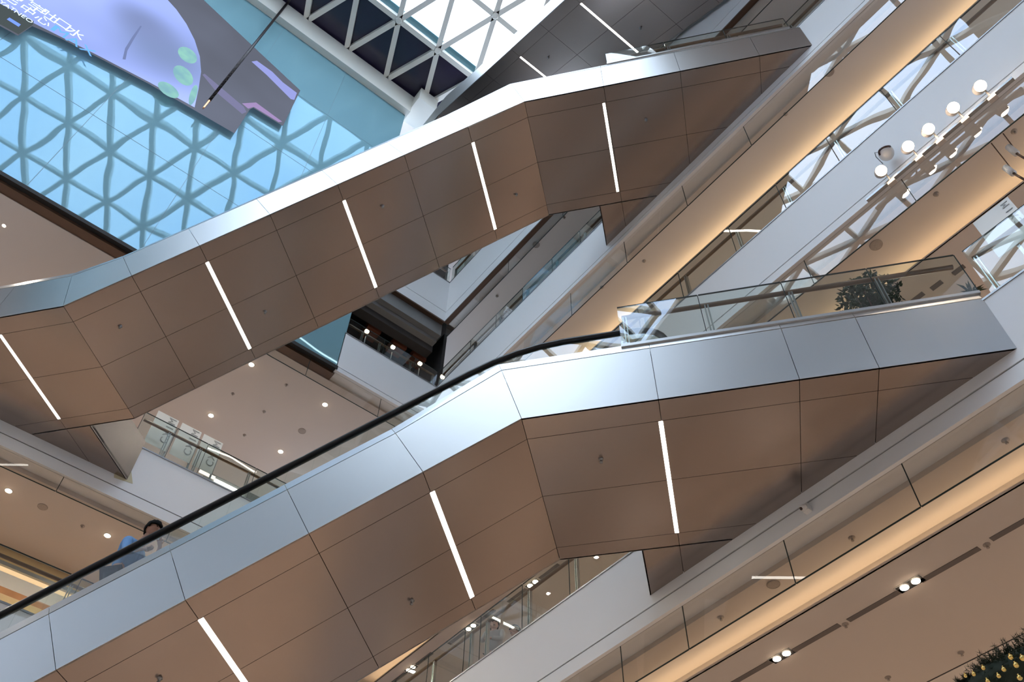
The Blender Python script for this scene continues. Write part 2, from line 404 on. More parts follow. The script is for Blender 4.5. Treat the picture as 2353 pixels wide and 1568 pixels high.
    # ---- balustrades, handrails, steps
    if steps:
        R = 0.40; hz = hs + rail_h
        pts = []
        sl, sh_ = s1 - 1.05, s2 + 1.48
        def top(s): # smoothed handrail height
            sm = 0.0; n = 9
            for k in range(-n, n+1):
                x = s + k/n*0.65 + 0.12
                sm += (z0 if x <= s1 else z3 if x >= s2 else z1+(x-s1)*inc)
            return sm/(2*n+1) + hz
        n = 46
        for i in range(n+1):
            s = sl + (sh_-sl)*i/n; pts.append((s, top(s)))
        ctop = (pts[-1][0], pts[-1][1]-R); clow = (pts[0][0], pts[0][1]-R)
        arc_t = [(ctop[0]+R*math.sin(t), ctop[1]+R*math.cos(t)) for t in [math.pi*k/12 for k in range(1, 13)]]
        arc_l = [(clow[0]-R*math.sin(t), clow[1]+R*math.cos(t)) for t in [math.pi*k/12 for k in range(12, 0, -1)]]
        full = arc_l + pts + arc_t
        for l in (rin, W-rin):
            gl = MB()
            up = [(s, z-0.035) for s, z in full]
            # glass sheet: strip down to the deck
            for i in range(len(pts)-1):
                (sa, za), (sb, zc_) = pts[i], pts[i+1]
                za -= 0.03; zc_ -= 0.03
                gl.slab([P(sa, l-0.006, za), P(sb, l-0.006, zc_), P(sb, l-0.006, zc_-0.72), P(sa, l-0.006, za-0.72)], Vector((a[0], a[1], 0))*0.012)
            for arc, c in ((arc_t, ctop), (arc_l, clow)):
                ap = [(c[0], c[1]+R)] + arc if arc is arc_t else arc + [(c[0], c[1]+R)]
                gl.slab([P(c[0], l-0.006, c[1]-R+0.07)] + [P(c[0]+(s-c[0])*0.93, l-0.006, c[1]+(z-c[1])*0.93) for s, z in (ap if arc is arc_t else ap[::-1])],
                        Vector((a[0], a[1], 0))*0.012)
            gl.build('balustrade_glass', M['glass'], root)
            hr = MB(); ring = []
            for i, (s, z) in enumerate(full):
                q0 = full[max(0, i-1)]; q1 = full[min(len(full)-1, i+1)]
                dx, dz = q1[0]-q0[0], q1[1]-q0[1]; dl = math.hypot(dx, dz) or 1; nx, nz = -dz/dl, dx/dl
                c = []
                for (oy, on) in ((-0.045, -0.022), (-0.05, 0.0), (-0.04, 0.026), (0.04, 0.026), (0.05, 0.0), (0.045, -0.022)):
                    c.append(P(s + nx*on, l+oy, z + nz*on))
                ring.append(c)
            for c in ring: hr.v += c
            for i in range(len(ring)-1):
                for k in range(6):
                    A = i*6+k; B = i*6+(k+1) % 6; hr.f.append((A, A+6, B+6, B))
            hr.f.append(tuple(range(6))); hr.f.append(tuple((len(ring)-1)*6+k for k in range(6))[::-1])
            hr.build('handrail', M['rubber'], root, True)
            sk = MB()
            for i in range(len(pts)-1):
                (sa, za), (sb, zc_) = pts[i], pts[i+1]
                h = 0.76
                sk.slab([P(sa, l-0.05, za-h-0.14), P(sb, l-0.05, zc_-h-0.14), P(sb, l-0.05, zc_-h+0.03), P(sa, l-0.05, za-h+0.03)], Vector((a[0], a[1], 0))*0.10)
            sk.build('skirt', M['steel'], root)
        st = MB(); k = 0; s = s1 + 0.15; top_z = z3 + hs - 0.03
        run = 0.40; rise = run*inc
        z = z0 + hs - 0.03
        while z < top_z - rise*0.5:
            st.slab([P(s, rin+0.12, z-0.3), P(s+run, rin+0.12, z-0.3), P(s+run, W-rin+0.12, z-0.3), P(s, W-rin+0.12, z-0.3)], (0, 0, 0.3+rise))
            s += run; z += rise
        if st.v: st.build('step_band', M['tread'], root)
    to_local(root)
    return root, P

UD = (-0.77242717, -0.63510335); AW = (0.63510335, -0.77242717)
SEAMS = [1.33, 2.76, 4.19, 5.57, 6.94, 8.2, 9.6, 11.0]
# lower escalator, reaches the long side at level m
Kl = at_z(1198, 962, 7.92); Ol = (Kl.x, Kl.y)
hc = ((-UD[1], -AW[1]), -(YA) + Ol[1])           # -u.y s - a.y l <= 8.1 + O.y
esc_low, Pl = escalator('lower long escalator with silver side and black handrail, man in blue riding it', Ol, UD, AW,
          [(-16.5, 7.92-7.2), (-12.45, 7.92-7.2), (0.0, 7.92), (7.5, 7.92)],
          SEAMS+[12.4, 13.8], [1.31, 4.17, 7.0, 9.9], ((-1, 0), 16.4), hc, None, 1.12, lo_seams=(1.6,), hi_seams=(1.63, 3.24, 4.12),
          nozzles=[(0.83, 0.85), (-1.76, 1.85), (-4.2, 0.85)], hs=0.955)
# upper escalator, level n to level p
K2 = at_z(1205, 233, 17.33); K1 = at_z(145, 703, 12.44); O2 = (K2.x, K2.y)
du = Vector((K2.x-K1.x, K2.y-K1.y)); L2 = du.length; du = du/L2
ud2 = (du.x, du.y); aw2 = (-du.y, du.x) if (-du.y) > 0 else (du.y, -du.x)
hc2 = ((-ud2[1], -aw2[1]), -(YA) + O2[1])
lc2 = ((ud2[0], aw2[0]), XN - O2[0])
esc_up, P2 = escalator('upper long escalator, bright silver side, brown underside with slanted light strips', O2, ud2, aw2,
          [(-L2-4.5, 12.44), (-L2, 12.44), (0.0, 17.33), (7.5, 17.33)],
          SEAMS, [1.31, 4.18, 6.95], lc2, hc2, 0.92, 1.12, lo_seams=(1.42,), hi_seams=(1.61, 3.13, 4.67),
          low_light=1.42, top_light=1.56, nozzles=[(2.35, 0.88), (-0.55, 1.85), (-2.98, 0.8), (-5.45, 1.8), (-7.5, 0.8)], hs=1.0, rail_h=0.72, rin=0.44)
# third escalator, rises towards the short side, seen from below at the top of the picture
esc_top, P3 = escalator('topmost escalator with grey underside and white-lit left side, beside the skylight', (11.2, -5.32), (1, 0), (0, -1),
          [(-14.5, 22.3), (-9.1, 22.3), (0.0, 27.55), (2.6, 27.55)],
          [1.5, 2.95, 4.4, 5.85, 7.3, 8.8, 10.1], [4.4, 7.3], ((-1, 0), 14.4), ((1, 0), 2.6), None, None,
          lo_seams=(1.6, 3.2), hi_seams=(1.5,), top_light=None, nozzles=[(-6.9, 1.9), (-4.4, 0.9)], hs=1.0, rail_h=0.72, rin=0.44)

# ------------------------------------------------------------------ galleries: slabs, fascias, ceilings
def fascia_block(name, face, axis, r0, r1, lv, depth=0.35):
    """white edge of a floor: upper panel, dark groove, lower panel. axis 'y': plane y=face facing +y; axis 'x': plane x=face facing -x"""
    zf, zl, zb = lv[0], lv[1], lv[2]
    def bx(mb, d0, d1, za, zc, e0=0, e1=0):
        if axis == 'y': mb.box((r0, face-d1, za), (r1, face-d0, zc))
        else: mb.box((face+d0, r0, za), (face+d1, r1, zc))
    mb = MB(); bx(mb, 0, depth, zl+0.012, zf-0.03); bx(mb, 0.0, depth, zb, zl-0.012)
    o = struct(mb, name, M['white'])
    gb = MB(); bx(gb, 0.02, depth-0.01, zl-0.014, zl+0.014); g = gb.build('shadow_groove', M['joint'], o)
    ng = MB(); bx(ng, -0.012, depth, zf-0.03, zf+0.0); ng.build('edge_trim', M['steel_dark'], o)
    return o
XR = -7.0
for k, (x0, x1) in {'m': (XR, 14.9), 'n': (XR, XN), 'p': (XR, XP), 'q': (XR, XP), 'r': (XR, XP)}.items():
    fascia_block('wall_right_level_%s' % k, YA, 'y', x0, x1, LEV[k])
    zf, zl, zb, zc, zs = LEV[k]
    xb = {'m': 14.9, 'n': XN, 'p': XP, 'q': XP, 'r': XP}[k]
    # ceiling: strip next to the edge, cove step, lower field behind it
    dz = 0.26; yc = {'m': -9.43, 'n': -9.52, 'p': -9.60, 'q': -9.6, 'r': -9.6}[k]*(1-dz/zc)
    c = MB()
    c.box((x0, YA-0.35, zc), (x1+4, yc-0.20, zf-0.05)); c.box((x0, yc-0.18, zc-dz), (x1+4, -15.0, zf-0.05))
    o = struct(c, 'ceiling_right_level_%s' % k, M['ceil_pale'] if k in 'pq' else M['ceil'])
    lip = MB(); lip.box((x0, yc, zc-dz), (x1+4, yc-0.18, zc-dz+0.012)); lip.box((x0, yc, zc-dz), (x1+4, yc-0.012, zc-dz+0.045)); lip.build('cove_lip', M['ceil'], o)
    if k in 'mnp':
        st = MB(); st.box((x0, yc-0.10, zc-dz+0.015), (x1+2, yc-0.14, zc-dz+0.04)); ld = st.build('cove_light', M['cove'], o)
    w = MB(); w.box((x0, -15.0, zf), (x1+4, -15.3, zf+4.6)); struct(w, 'wall_shopfront_level_%s' % k, M['wallw'])
    f = MB(); f.box((x0, YA-0.02, zf-0.05), (x1+4, -15.0, zf-0.002)); struct(f, 'floor_right_level_%s' % k, M['floor'])

def smoke_barrier(name_side, axis, face, r0, r1, zt, zb, seams, label):
    root = empty('smoke_barrier', label, 'glass barrier', 'glass smoke barriers under the gallery edges', loc=((r0+r1)/2, face, zb) if axis == 'y' else (face, (r0+r1)/2, zb))
    b = [r0] + sorted(seams) + [r1]
    for i in range(len(b)-1):
        mb = MB()
        if axis == 'y': mb.box((b[i]+0.006, face-0.012, zb), (b[i+1]-0.006, face, zt))
        else: mb.box((face, b[i]+0.006, zb), (face+0.012, b[i+1]-0.006, zt))
        mb.build('glass_pane', M['glass_g'], root)
        eb = MB()
        if axis == 'y': eb.box((b[i]+0.006, face-0.014, zb-0.012), (b[i+1]-0.006, face+0.002, zb)); eb.box((b[i+1]-0.006, face-0.010, zb), (b[i+1]+0.006, face-0.002, zt))
        else: eb.box((face-0.002, b[i]+0.006, zb-0.012), (face+0.014, b[i+1]-0.006, zb)); eb.box((face+0.002, b[i+1]-0.006, zb), (face+0.010, b[i+1]+0.006, zt))
        eb.build('pane_edge', M['glass_edge'], root)
    to_local(root); return root
def xs(pxs, y): return [at_y(a, b, y).x for a, b in pxs]
smoke_barrier('m', 'y', YA-0.06, XR, 14.9, 7.5, 6.84, [at_y(1573, 1430, YA-0.06).x, at_y(1812, 1285, YA-0.06).x, at_y(2091, 1110, YA-0.06).x, 7.9, 10.0, -1.0, -3.2],
              'long clear glass barrier below the lowest white gallery edge, lower right')
smoke_barrier('n', 'y', YA-0.06, XR, XN, 11.98, 11.33, [at_y(2090, 440, YA-0.06).x, 3.2, 5.4, 7.6, -0.9, -3.0],
              'glass barrier under the white edge with the spotlight track, mirroring the skylight')
smoke_barrier('p', 'y', YA-0.06, XR, XP, 16.98, 16.12, [at_y(1714, 305, YA-0.06).x, at_y(1573, 450, YA-0.06).x, at_y(1437, 580, YA-0.06).x, at_y(1312, 700, YA-0.06).x, 11.0, -0.5],
              'glass barrier under the middle white gallery edge, behind the upper escalator landing')
smoke_barrier('q', 'y', YA-0.06, XR, XP, 21.42, 20.64, [10.89, 8.6, 6.3, 4.0], 'glass barrier under the topmost visible gallery edge')
smoke_barrier('nb', 'x', XN+0.06, YA, 6.0, 11.92, 11.55, [-1.05, 1.2, 3.4, -3.3, -5.5], 'glass barrier under the lower left gallery edge, above the lower escalator handrail')
smoke_barrier('pb', 'x', XP+0.08, YA, -3.0, 16.95, 16.30, [-4.55, -6.6], 'glass barrier of two panes under the short white edge left of the dark shop')

# short side slabs
for k, x, y1 in (('m', 14.9, 8.0), ('n', XN, 8.0), ('p', XP, -5.2), ('q', XP, -5.2), ('r', XP, -5.2)):
    lv = LEVB[k]
    fascia_block('wall_left_level_%s' % k, x, 'x', YA, y1, lv)
    zf, zl, zb, zc = lv
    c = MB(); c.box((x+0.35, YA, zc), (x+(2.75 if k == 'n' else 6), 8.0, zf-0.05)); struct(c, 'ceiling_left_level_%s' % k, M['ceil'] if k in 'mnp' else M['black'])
    f = MB(); f.box((x+0.02, YA, zf-0.05), (x+6, 8.0, zf-0.002)); struct(f, 'floor_left_level_%s' % k, M['floor'] if k in 'mn' else M['greyband'])
    if k in 'm': continue
w = MB(); w.box((21.5, -15, 12), (21.7, 9, 17)); struct(w, 'wall_shop_back', M['wallw'])
# step in the plaster seen left: pale seam, paint patch at the landing corner
pm = MB(); q = [at_x(263, 1080, XN-0.004), at_x(300, 1068, XN-0.004), at_x(305, 1112, XN-0.004), at_x(262, 1098, XN-0.004)]
pm.slab(q, (0.003, 0, 0)); o = pm.build('paint_patch', M['patch']); tag(o, 'yellowish paint patch on the white edge below the pointed landing corner', 'paint patch')

# blue mirrored glass block above level p on the short side, with brown base trim
gb = MB(); gb.box((XP, -5.22, 17.10), (XP+0.25, 16.0, 32.1)); gw = struct(gb, 'window_1', M['mirror'])
sd = MB(); sd.box((XP+0.01, -5.228, 17.1), (XP+3.0, -5.221, 32.1)); sd.build('glass_return', M['mirror'], gw)
jt = MB()
for y in (-2.6, 0.0, 2.6, 5.2): jt.box((XP-0.004, y-0.006, 17.1), (XP, y+0.006, 32.1))
for z in (20.8, 24.5, 28.3): jt.box((XP-0.004, -5.22, z-0.006), (XP, 16, z+0.006))
jt.build('glazing_joint', mat('teal_joint', (0.13, 0.25, 0.29), 0.4, noise=0.02), gw)
bt = MB(); bt.box((XP-0.02, -5.24, 16.98), (XP+0.10, 16, 17.10)); struct(bt, 'trim_1', M['joint'])
bt = MB(); bt.box((XP+0.10, -5.24, 16.90), (XP+0.37, 16, 17.10)); struct(bt, 'trim_2', M['brown'])
c = MB(); c.box((XP+0.37, -5.2, 16.90), (XP+8, 16, 17.3)); struct(c, 'ceiling_under_glass_block', M['ceil_pale'])
sl = MB(); sl.box((XP+0.60, -5.2, 16.893), (XP+0.622, 16, 16.90)); struct(sl, 'trim_3', M['steel'])

# dark shop behind the short railings
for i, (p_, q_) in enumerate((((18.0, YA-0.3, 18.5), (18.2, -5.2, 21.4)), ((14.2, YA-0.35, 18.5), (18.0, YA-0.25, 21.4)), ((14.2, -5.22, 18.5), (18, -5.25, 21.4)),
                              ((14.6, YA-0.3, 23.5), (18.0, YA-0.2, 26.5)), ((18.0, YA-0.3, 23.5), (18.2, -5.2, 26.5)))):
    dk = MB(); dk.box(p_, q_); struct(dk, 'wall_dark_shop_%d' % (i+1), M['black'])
bh = MB(); bh.box((XP+0.12, YA, 20.85), (XP+0.35, -5.2, 21.40)); struct(bh, 'trim_4', M['greyband'])
bh = MB(); bh.box((XP+0.5, YA, 20.45), (XP+0.8, -5.2, 21.40)); struct(bh, 'trim_5', mat('dark_grey_bulkhead', (0.06, 0.055, 0.055), 0.5, noise=0.1))
bh = MB(); bh.box((XP+0.3, YA+0.02, 20.7), (XP+0.5, -5.2, 21.40)); struct(bh, 'trim_6', mat('light_grey_bulkhead', (0.28, 0.28, 0.28), 0.5, noise=0.03))
bt = MB(); bt.box((XP-0.02, YA+0.02, 21.36), (XP+0.14, -5.2, 21.42)); bt.box((XR, YA-0.12, 21.36), (XP, YA+0.02, 21.42)); struct(bt, 'trim_7', M['brown'])
cl = MB(); cl.box((13.35, YA-0.45, 23.5), (13.75, YA-0.15, 26.5)); struct(cl, 'column_white', M['white'])
rp = MB(); rp.box((XR, YA-1.5, 23.5), (12.75, YA-1.7, 26.5)); struct(rp, 'wall_upper_gallery', M['wallw'])

# skylight: curb, triangulated steel lattice, panes, dark lower panes
cb = MB(); cb.box((XP-0.25, -5.3, 32.1), (XP+0.35, 24.0, 33.45)); struct(cb, 'trim_8', M['lattice'])
cb = MB(); cb.box((XP-0.75, -6.1, 32.5), (XP+0.4, -5.3, 33.45)); struct(cb, 'trim_9', M['lattice'])
rows_x = [13.72, 11.50, 9.12, 6.75, 4.38, 2.0, -0.38, -2.75, -5.1, -7.5]
SY = 1.77; Y0 = -5.80
def node(r, j): return Vector((rows_x[r], Y0 + (j + (0.5 if r % 2 else 0.0))*SY - (0.0), ROOF))
lat = MB(); NJ = 17
def ok(v): return v.y > YA-0.5 and (v.x > -1.5 or v.y > 6.5)
for r in range(len(rows_x)):
    for j in range(-2, NJ):
        n0 = node(r, j)
        if not ok(n0): continue
        n1 = node(r, j+1)
        if r > 0: lat.bar(n0, n1, 0.19, 0.26)
        if r+1 < len(rows_x):
            for jj in ((j, j-1) if r % 2 == 0 else (j, j+1)):
                n2 = node(r+1, jj)
                if ok(n2) or True: lat.bar(n0, n2, 0.19, 0.26)
        lat.lathe(n0 + Vector((0, 0, -0.16)), [(0.10, 0), (0.15, 0.04), (0.15, 0.22), (0.10, 0.26)], 8)
struct(lat, 'ceiling_skylight_lattice', M['lattice'])
gp = MB(); gp.add([(rows_x[1], YA-0.5, ROOF+0.16), (-8, YA-0.5, ROOF+0.16), (-8, 24, ROOF+0.16), (rows_x[1], 24, ROOF+0.16)], [(0, 1, 2, 3)])
gp.build('window_2', M['roofglass'])['kind'] = 'structure'
dp = MB(); dp.box((rows_x[1]-0.02, YA-0.5, ROOF+0.12), (rows_x[0]+0.6, 24, ROOF+0.15)); dpo = struct(dp, 'window_3', M['darkpane'])
nb = MB(); nb.box((rows_x[1]-0.32, YA-0.5, ROOF+0.17), (rows_x[1]-0.06, 24, ROOF+0.24)); struct(nb, 'trim_10', mat('teal_blind', (0.10, 0.22, 0.27), 0.5, noise=0.1))

# closed roof, far walls, ground floor
rf = MB(); rf.box((-16, YA-8, ROOF), (-1.5, 6.5, ROOF+0.3)); rf.box((-16, 6.5, ROOF), (-8.0, 26, ROOF+0.3)); rf.box((-16, 18, ROOF+0.2), (15, 26, ROOF+0.4))  # far end of the skylight covered, unseen, to dim the steel side
rf.box((XR, YA-8, ROOF-0.6), (XP+5, YA-0.5, ROOF)); rf.box((XP+0.3, YA-1, ROOF), (22, 26, ROOF+0.3)); struct(rf, 'ceiling_roof', M['ceil'])
fw = MB(); fw.box((-16.3, -16, -1.6), (-16, 26, ROOF)); struct(fw, 'wall_front', M['farwall'])
fw = MB(); fw.box((-16, 25, -1.6), (22, 25.3, ROOF)); struct(fw, 'wall_far', M['farwall'])
fw = MB(); fw.box((-16, -15.3, -1.6), (22, -15.6, 8.0)); struct(fw, 'wall_ground_right', M['wallw'])
fw = MB(); fw.box((20, -15, -1.6), (20.3, 25, 12)); struct(fw, 'wall_ground_left', M['wallw'])
for i, z in enumerate((3.2, 8.85, 13.4, 18.45, 23.5)):
    s_ = MB(); s_.box((-16, -15, z-1.3), (-10.0, 25, z)); s_.box((-10, 20, z-1.3), (20, 25, z)); struct(s_, 'wall_slab_%d' % (i+1), M['white'])
fl = MB(); fl.box((-17, -16, -1.9), (22, 26, -1.6)); struct(fl, 'floor_ground', M['floor'])
lo = MB(); lo.box((XR, YA, 3.0), (19, -15, 4.3)); struct(lo, 'wall_lower_gallery', M['white'])
lo = MB(); lo.box((15.2, YA, 3.0), (20, 8, 4.3)); struct(lo, 'wall_lower_gallery_short', M['white'])
lo = MB(); lo.box((XR, YA, 4.3), (19, YA-0.15, 4.44)); struct(lo, 'wall_lower_parapet', M['white'])
lo = MB(); lo.box((XR, YA-0.15, 4.3), (19, -15, 4.31)); struct(lo, 'floor_lower_gallery', M['floor'])

# shop bulkheads at the far left, behind the level n ceiling
def band(name, z0, z1, m_, x=18.06, d=0.12):
    b_ = MB(); b_.box((x, YA, z0), (x+d, 8, z1)); return struct(b_, name, m_)
band('wall_shop_band_1', 11.50, 11.85, M['yellow'])
band('wall_shop_band_2', 11.42, 11.50, M['steel_dark'], 17.99)
band('wall_shop_band_3', 11.32, 11.42, M['shop_led'])
band('wall_shop_band_4', 11.02, 11.32, M['ceil'])
band('wall_shop_band_5', 10.88, 11.02, M['timber'])
band('wall_shop_band_6', 10.55, 10.88, M['yellow'])
band('wall_shop_band_7', 8.8, 10.55, M['wallw'], 18.06)

# ------------------------------------------------------------------ gallery downlights, plus unseen lamps added to warm floors and ceilings (daylight comes from the sky)
for x in (-5, -1, 3, 7, 11):
    area_lamp('gallery_and_fill_lamp', (x, -12.4, 7.1), 0.5, 55); area_lamp('gallery_and_fill_lamp', (x, -12.4, 11.6), 0.5, 50)
    area_lamp('gallery_and_fill_lamp', (x, -12.4, 16.6), 0.5, 58)  # unseen lamps added deep in the right galleries for warm bounce
for x in (-5, 1, 7, 13): area_lamp('gallery_and_fill_lamp', (x, -12, 2.9), 0.6, 190)  # unseen ground lamps added so floor bounce brightens the ceilings
for y in (1.7, -0.36, -2.38, -4.4, -6.4): area_lamp('gallery_and_fill_lamp', (16.28, y, 11.79), 0.10, 34)
for x in (14.96, 17.14):
    for y in (2.59, 0.55, -1.46, -3.52, -5.58): area_lamp('gallery_and_fill_lamp', (x, y, 16.855), 0.10, 28)
for y in (-6, 0, 6): area_lamp('gallery_and_fill_lamp', (18.0, y, 7.2), 0.5, 60)
for y in (-6, 0, 6, 12): area_lamp('gallery_and_fill_lamp', (18, y, 2.9), 0.8, 150); area_lamp('gallery_and_fill_lamp', (-13, y, 1.8), 1.0, 200)
for x in (-6, 0, 6, 12): area_lamp('gallery_and_fill_lamp', (x, 22.5, 1.8), 1.0, 200)  # more unseen lamps added to warm the ground floor

pw = MB(); pw.box((15.765, -5.6, 13.37), (15.82, -3.6, 13.98)); struct(pw, 'wall_low_parapet', M['greyband'])
jl = MB(); jl.box((XR, -11.66, 7.157), (18, -11.645, 7.16)); struct(jl, 'trim_11', M['joint'])
jl = MB(); jl.box((XR, -13.5, 7.150), (18, -11.66, 7.16)); struct(jl, 'ceiling_inner_field', M['ceil_pale'])

# ------------------------------------------------------------------ glass railings
def railing(name_label, p0, p1, inn, z0, h, seams, post=True, rail=True, hrz=None, railmat='wood', cat_group='glass railings of the galleries'):
    """p0,p1: (x,y) ends; inn: unit vector from the atrium to the gallery; seams: distances along"""
    p0 = Vector((*p0, 0)); p1 = Vector((*p1, 0)); d = (p1-p0); L = d.length; d.normalize(); inn = Vector((*inn, 0))
    root = empty('glass_railing', name_label, 'railing', cat_group, loc=(p0.x, p0.y, z0))
    hrz = hrz or (h-0.12)
    b = [0.0] + sorted(q for q in seams if 0.1 < q < L-0.1) + [L]
    Z = Vector((0, 0, 1))
    for i in range(len(b)-1):
        A = p0 + d*(b[i]+0.008) + Z*z0 + inn*0.03; B = p0 + d*(b[i+1]-0.008) + Z*z0 + inn*0.03
        mb = MB(); mb.slab([A, B, B+Z*h, A+Z*h], inn*0.014); mb.build('glass_pane', M['glass'], root)
        e = MB(); e.slab([A+Z*h, B+Z*h, B+Z*(h+0.014), A+Z*(h+0.014)], inn*0.016); 
        e.slab([B, B+d*0.010, B+d*0.010+Z*h, B+Z*h], inn*0.010); e.build('pane_edge', M['glass_edge'], root)
        if post and i < len(b):
            P = p0 + d*(b[i]+0.06) + Z*(z0-0.02) + inn*0.10
            mb = MB(); mb.slab([P, P+d*0.014, P+d*0.014+Z*(hrz), P+Z*hrz], inn*0.06); mb.slab([P+d*0.04, P+d*0.054, P+d*0.054+Z*hrz, P+d*0.04+Z*hrz], inn*0.06)
            mb.build('post', M['post'], root)
    if rail:
        a0 = p0 + d*0.05 + Z*(z0+hrz) + inn*0.13; a1 = p1 - d*0.05 + Z*(z0+hrz) + inn*0.13
        mb = MB(); mb.tube([a0, a1], 0.034, 12); mb.build('handrail', M[railmat], root, True)
    ch = MB(); A = p0+Z*(z0-0.03)+inn*0.01; B = p1+Z*(z0-0.03)+inn*0.01; ch.slab([A, B, B+Z*0.05, A+Z*0.05], inn*0.06); ch.build('base_channel', M['steel'] if 'landing' in cat_group else M['steel_dark'], root)
    to_local(root); return root
IY = (0, -1); IX = (1, 0)
def sm(pxs, y, x0): return [x0 - at_y(a, b, y).x for a, b in pxs]
# long side (running towards -x)
railing('glass railing on the lowest white gallery edge, woman leaning behind it', (14.9, YA), (7.35, YA), IY, 8.87, 0.95,
        [14.9-v for v in (14.0, 12.9, at_y(1065, 1465, YA).x, at_y(1103, 1405, YA).x, at_y(1197, 1347, YA).x, at_y(1303, 1280, YA).x)])
railing('glass railing right of the lower landing, mirroring blue sky and skylight beams', (1.28, YA), (XR, YA), IY, 8.87, 0.95, [1.2, 3.4, 5.6])
railing('glass railing on the gallery edge above the row of spotlights', (XN, YA), (XR, YA), IY, 13.40, 0.90,
        [XN-v for v in (13.2, 11.0, 8.8, 6.6, 5.5, 4.22, 3.1, 1.98, 0.86, -0.28, -1.4, -3.6, -5.8)])
railing('glass railing of the gallery right of the dark shop, above the pale middle edge', (XP, YA), (6.75, YA), IY, 18.45, 0.66, [XP-v for v in (12.4, 11.3, 10.2, 9.05, 8.0)])
railing('glass railing above the middle edge, at the top near the upper landing', (1.55, YA), (XR, YA), IY, 18.45, 0.66, [1.5, 3.7])
railing('glass railing on the highest pale edge beside the white column', (XP, YA), (XR, YA), IY, 23.5, 0.9, [1.3, 2.5, 4.7, 6.9])
# short side (running towards +y)
railing('glass railing in front of three white banners', (XN, YA), (XN, -1.85), IX, 13.37, 0.93, [1.2, 2.4, 3.55, 4.75, 5.5])
railing('glass railing at the far left end of the lower left gallery', (XN, 2.7), (XN, 8.0), IX, 13.37, 0.93, [1.2, 2.4])
railing('short glass railing in front of the dark shop', (XP, YA), (XP, -5.24), IX, 18.47, 0.66, [0.75, 1.75, 2.3])
railing('glass railing in front of the highest dark opening', (XP, YA), (XP, -5.24), IX, 23.5, 0.8, [1.0, 2.0])
railing('glass railing at the lower left picture edge behind the handrail', (14.9, YA), (14.9, 4.0), IX, 8.85, 0.95, [2, 4, 6, 8])
# landings
def landing_rail(label, P, s0, s1, l, zz, h, u_, a_, n=4, col='wood'):
    A = P(s0, l, 0); B = P(s1, l, 0); L = (B-A).length
    return railing(label, (A.x, A.y), (B.x, B.y), a_, zz, h, [L*k/n for k in range(1, n)], railmat=col, cat_group='glass railings of the escalator landings')
landing_rail('glass railing on the lower escalator landing with a plant behind', Pl, 1.28, 5.62, -0.005, 7.92+0.955+0.16, 0.84, UD, AW, 4, 'wood')
landing_rail('glass railing on the upper escalator landing, top of the picture', P2, 1.75, 5.5, 0.0, 17.33+1.19, 0.58, ud2, aw2, 3, 'wood')
landing_rail('short glass railing left of the upper escalator foot', P2, -L2-4.0, -L2-0.95, 0.45, 12.44+1.12, 0.75, ud2, aw2, 3, 'wood')

# ------------------------------------------------------------------ ceiling fittings
def downlight(px, py, z, label, r=0.062, group='downlights in the gallery ceilings'):
    p = at_z(px, py, z); root = empty('downlight', label, 'ceiling light', group, loc=p)
    mb = MB(); mb.lathe(p, [(r*1.25, 0.02), (r*1.25, -0.004), (r*1.05, -0.008), (r*1.02, 0.0)], 20); mb.build('trim_ring', M['plastic'], root, True)
    mb = MB(); mb.lathe(p + Vector((0, 0, -0.009)), [(r, 0), (r*0.6, -0.012), (r*0.3, -0.016)], 18); mb.build('lamp_lens', M['bulb'], root, True)
    to_local(root); return root
for a, b, z, t in ((578, 838, 16.88, 'round downlight just under the upper escalator, middle left'),
                   (485, 955, 16.88, 'round downlight above the three white banners'),
                   (747, 930, 16.88, 'round downlight nearest the dark shop, above the lower handrail'),
                   (645, 1038, 16.88, 'round downlight low between the banners and the lower handrail'),
                   (10, 518, 16.90, 'round downlight at the left picture edge under the blue glass'),
                   (20, 1128, 11.82, 'round downlight at the left picture edge below the grey landing'),
                   (247, 1231, 11.82, 'round downlight just above the man in blue')):
    downlight(a, b, z, t)
def twin(x, y, z, label):
    root = empty('twin_downlight', label, 'ceiling light', 'twin downlights set in the ceiling slots', loc=(x, y, z))
    mb = MB(); mb.box((x-0.19, y-0.085, z-0.004), (x+0.19, y-0.075, z+0.004)); mb.box((x-0.19, y+0.075, z-0.004), (x+0.19, y+0.085, z+0.004))
    mb.box((x-0.19, y-0.085, z-0.004), (x-0.18, y+0.085, z+0.004)); mb.box((x+0.18, y-0.085, z-0.004), (x+0.19, y+0.085, z+0.004)); mb.build('frame', M['plastic'], root)
    mb = MB(); mb.box((x-0.18, y-0.075, z-0.006), (x+0.18, y+0.075, z-0.001)); mb.build('dark_recess', M['black'], root)
    for s in (-0.085, 0.085):
        mb = MB(); mb.lathe((x+s, y+0.01, z-0.008), [(0.055, 0.004), (0.055, -0.008), (0.03, -0.018)], 16); mb.build('lamp_lens', M['bulb'], root, True)
    to_local(root)
def slot(x0, x1, y, z, label):
    mb = MB(); mb.box((x0, y-0.045, z-0.006), (x1, y+0.045, z)); o = mb.build('air_slot', M['slot']); tag(o, label, 'ceiling slot', 'linear air slots in the ceilings')
zm = 7.16
p = [at_z(2092, 1343, zm), at_z(1797, 1508, zm)]
twin(p[0].x, p[0].y, zm, 'pair of square-set downlights, upper of the two pairs at the lower right')
twin(p[1].x, p[1].y, zm, 'pair of square-set downlights, lower pair near the bottom edge, right')
sp_ = [((1560, 1638), (1790, 1513)), ((1820, 1494), (1932, 1438)), ((1950, 1427), (2082, 1350)), ((2113, 1334), (2253, 1262)), ((2277, 1240), (2420, 1160))]
names = ['grey air slot left of the lowest twin lamp', 'grey air slot right of the lowest twin lamp', 'grey air slot left of the upper twin lamp, lower right', 'grey air slot right of the upper twin lamp', 'grey air slot at the right picture edge']
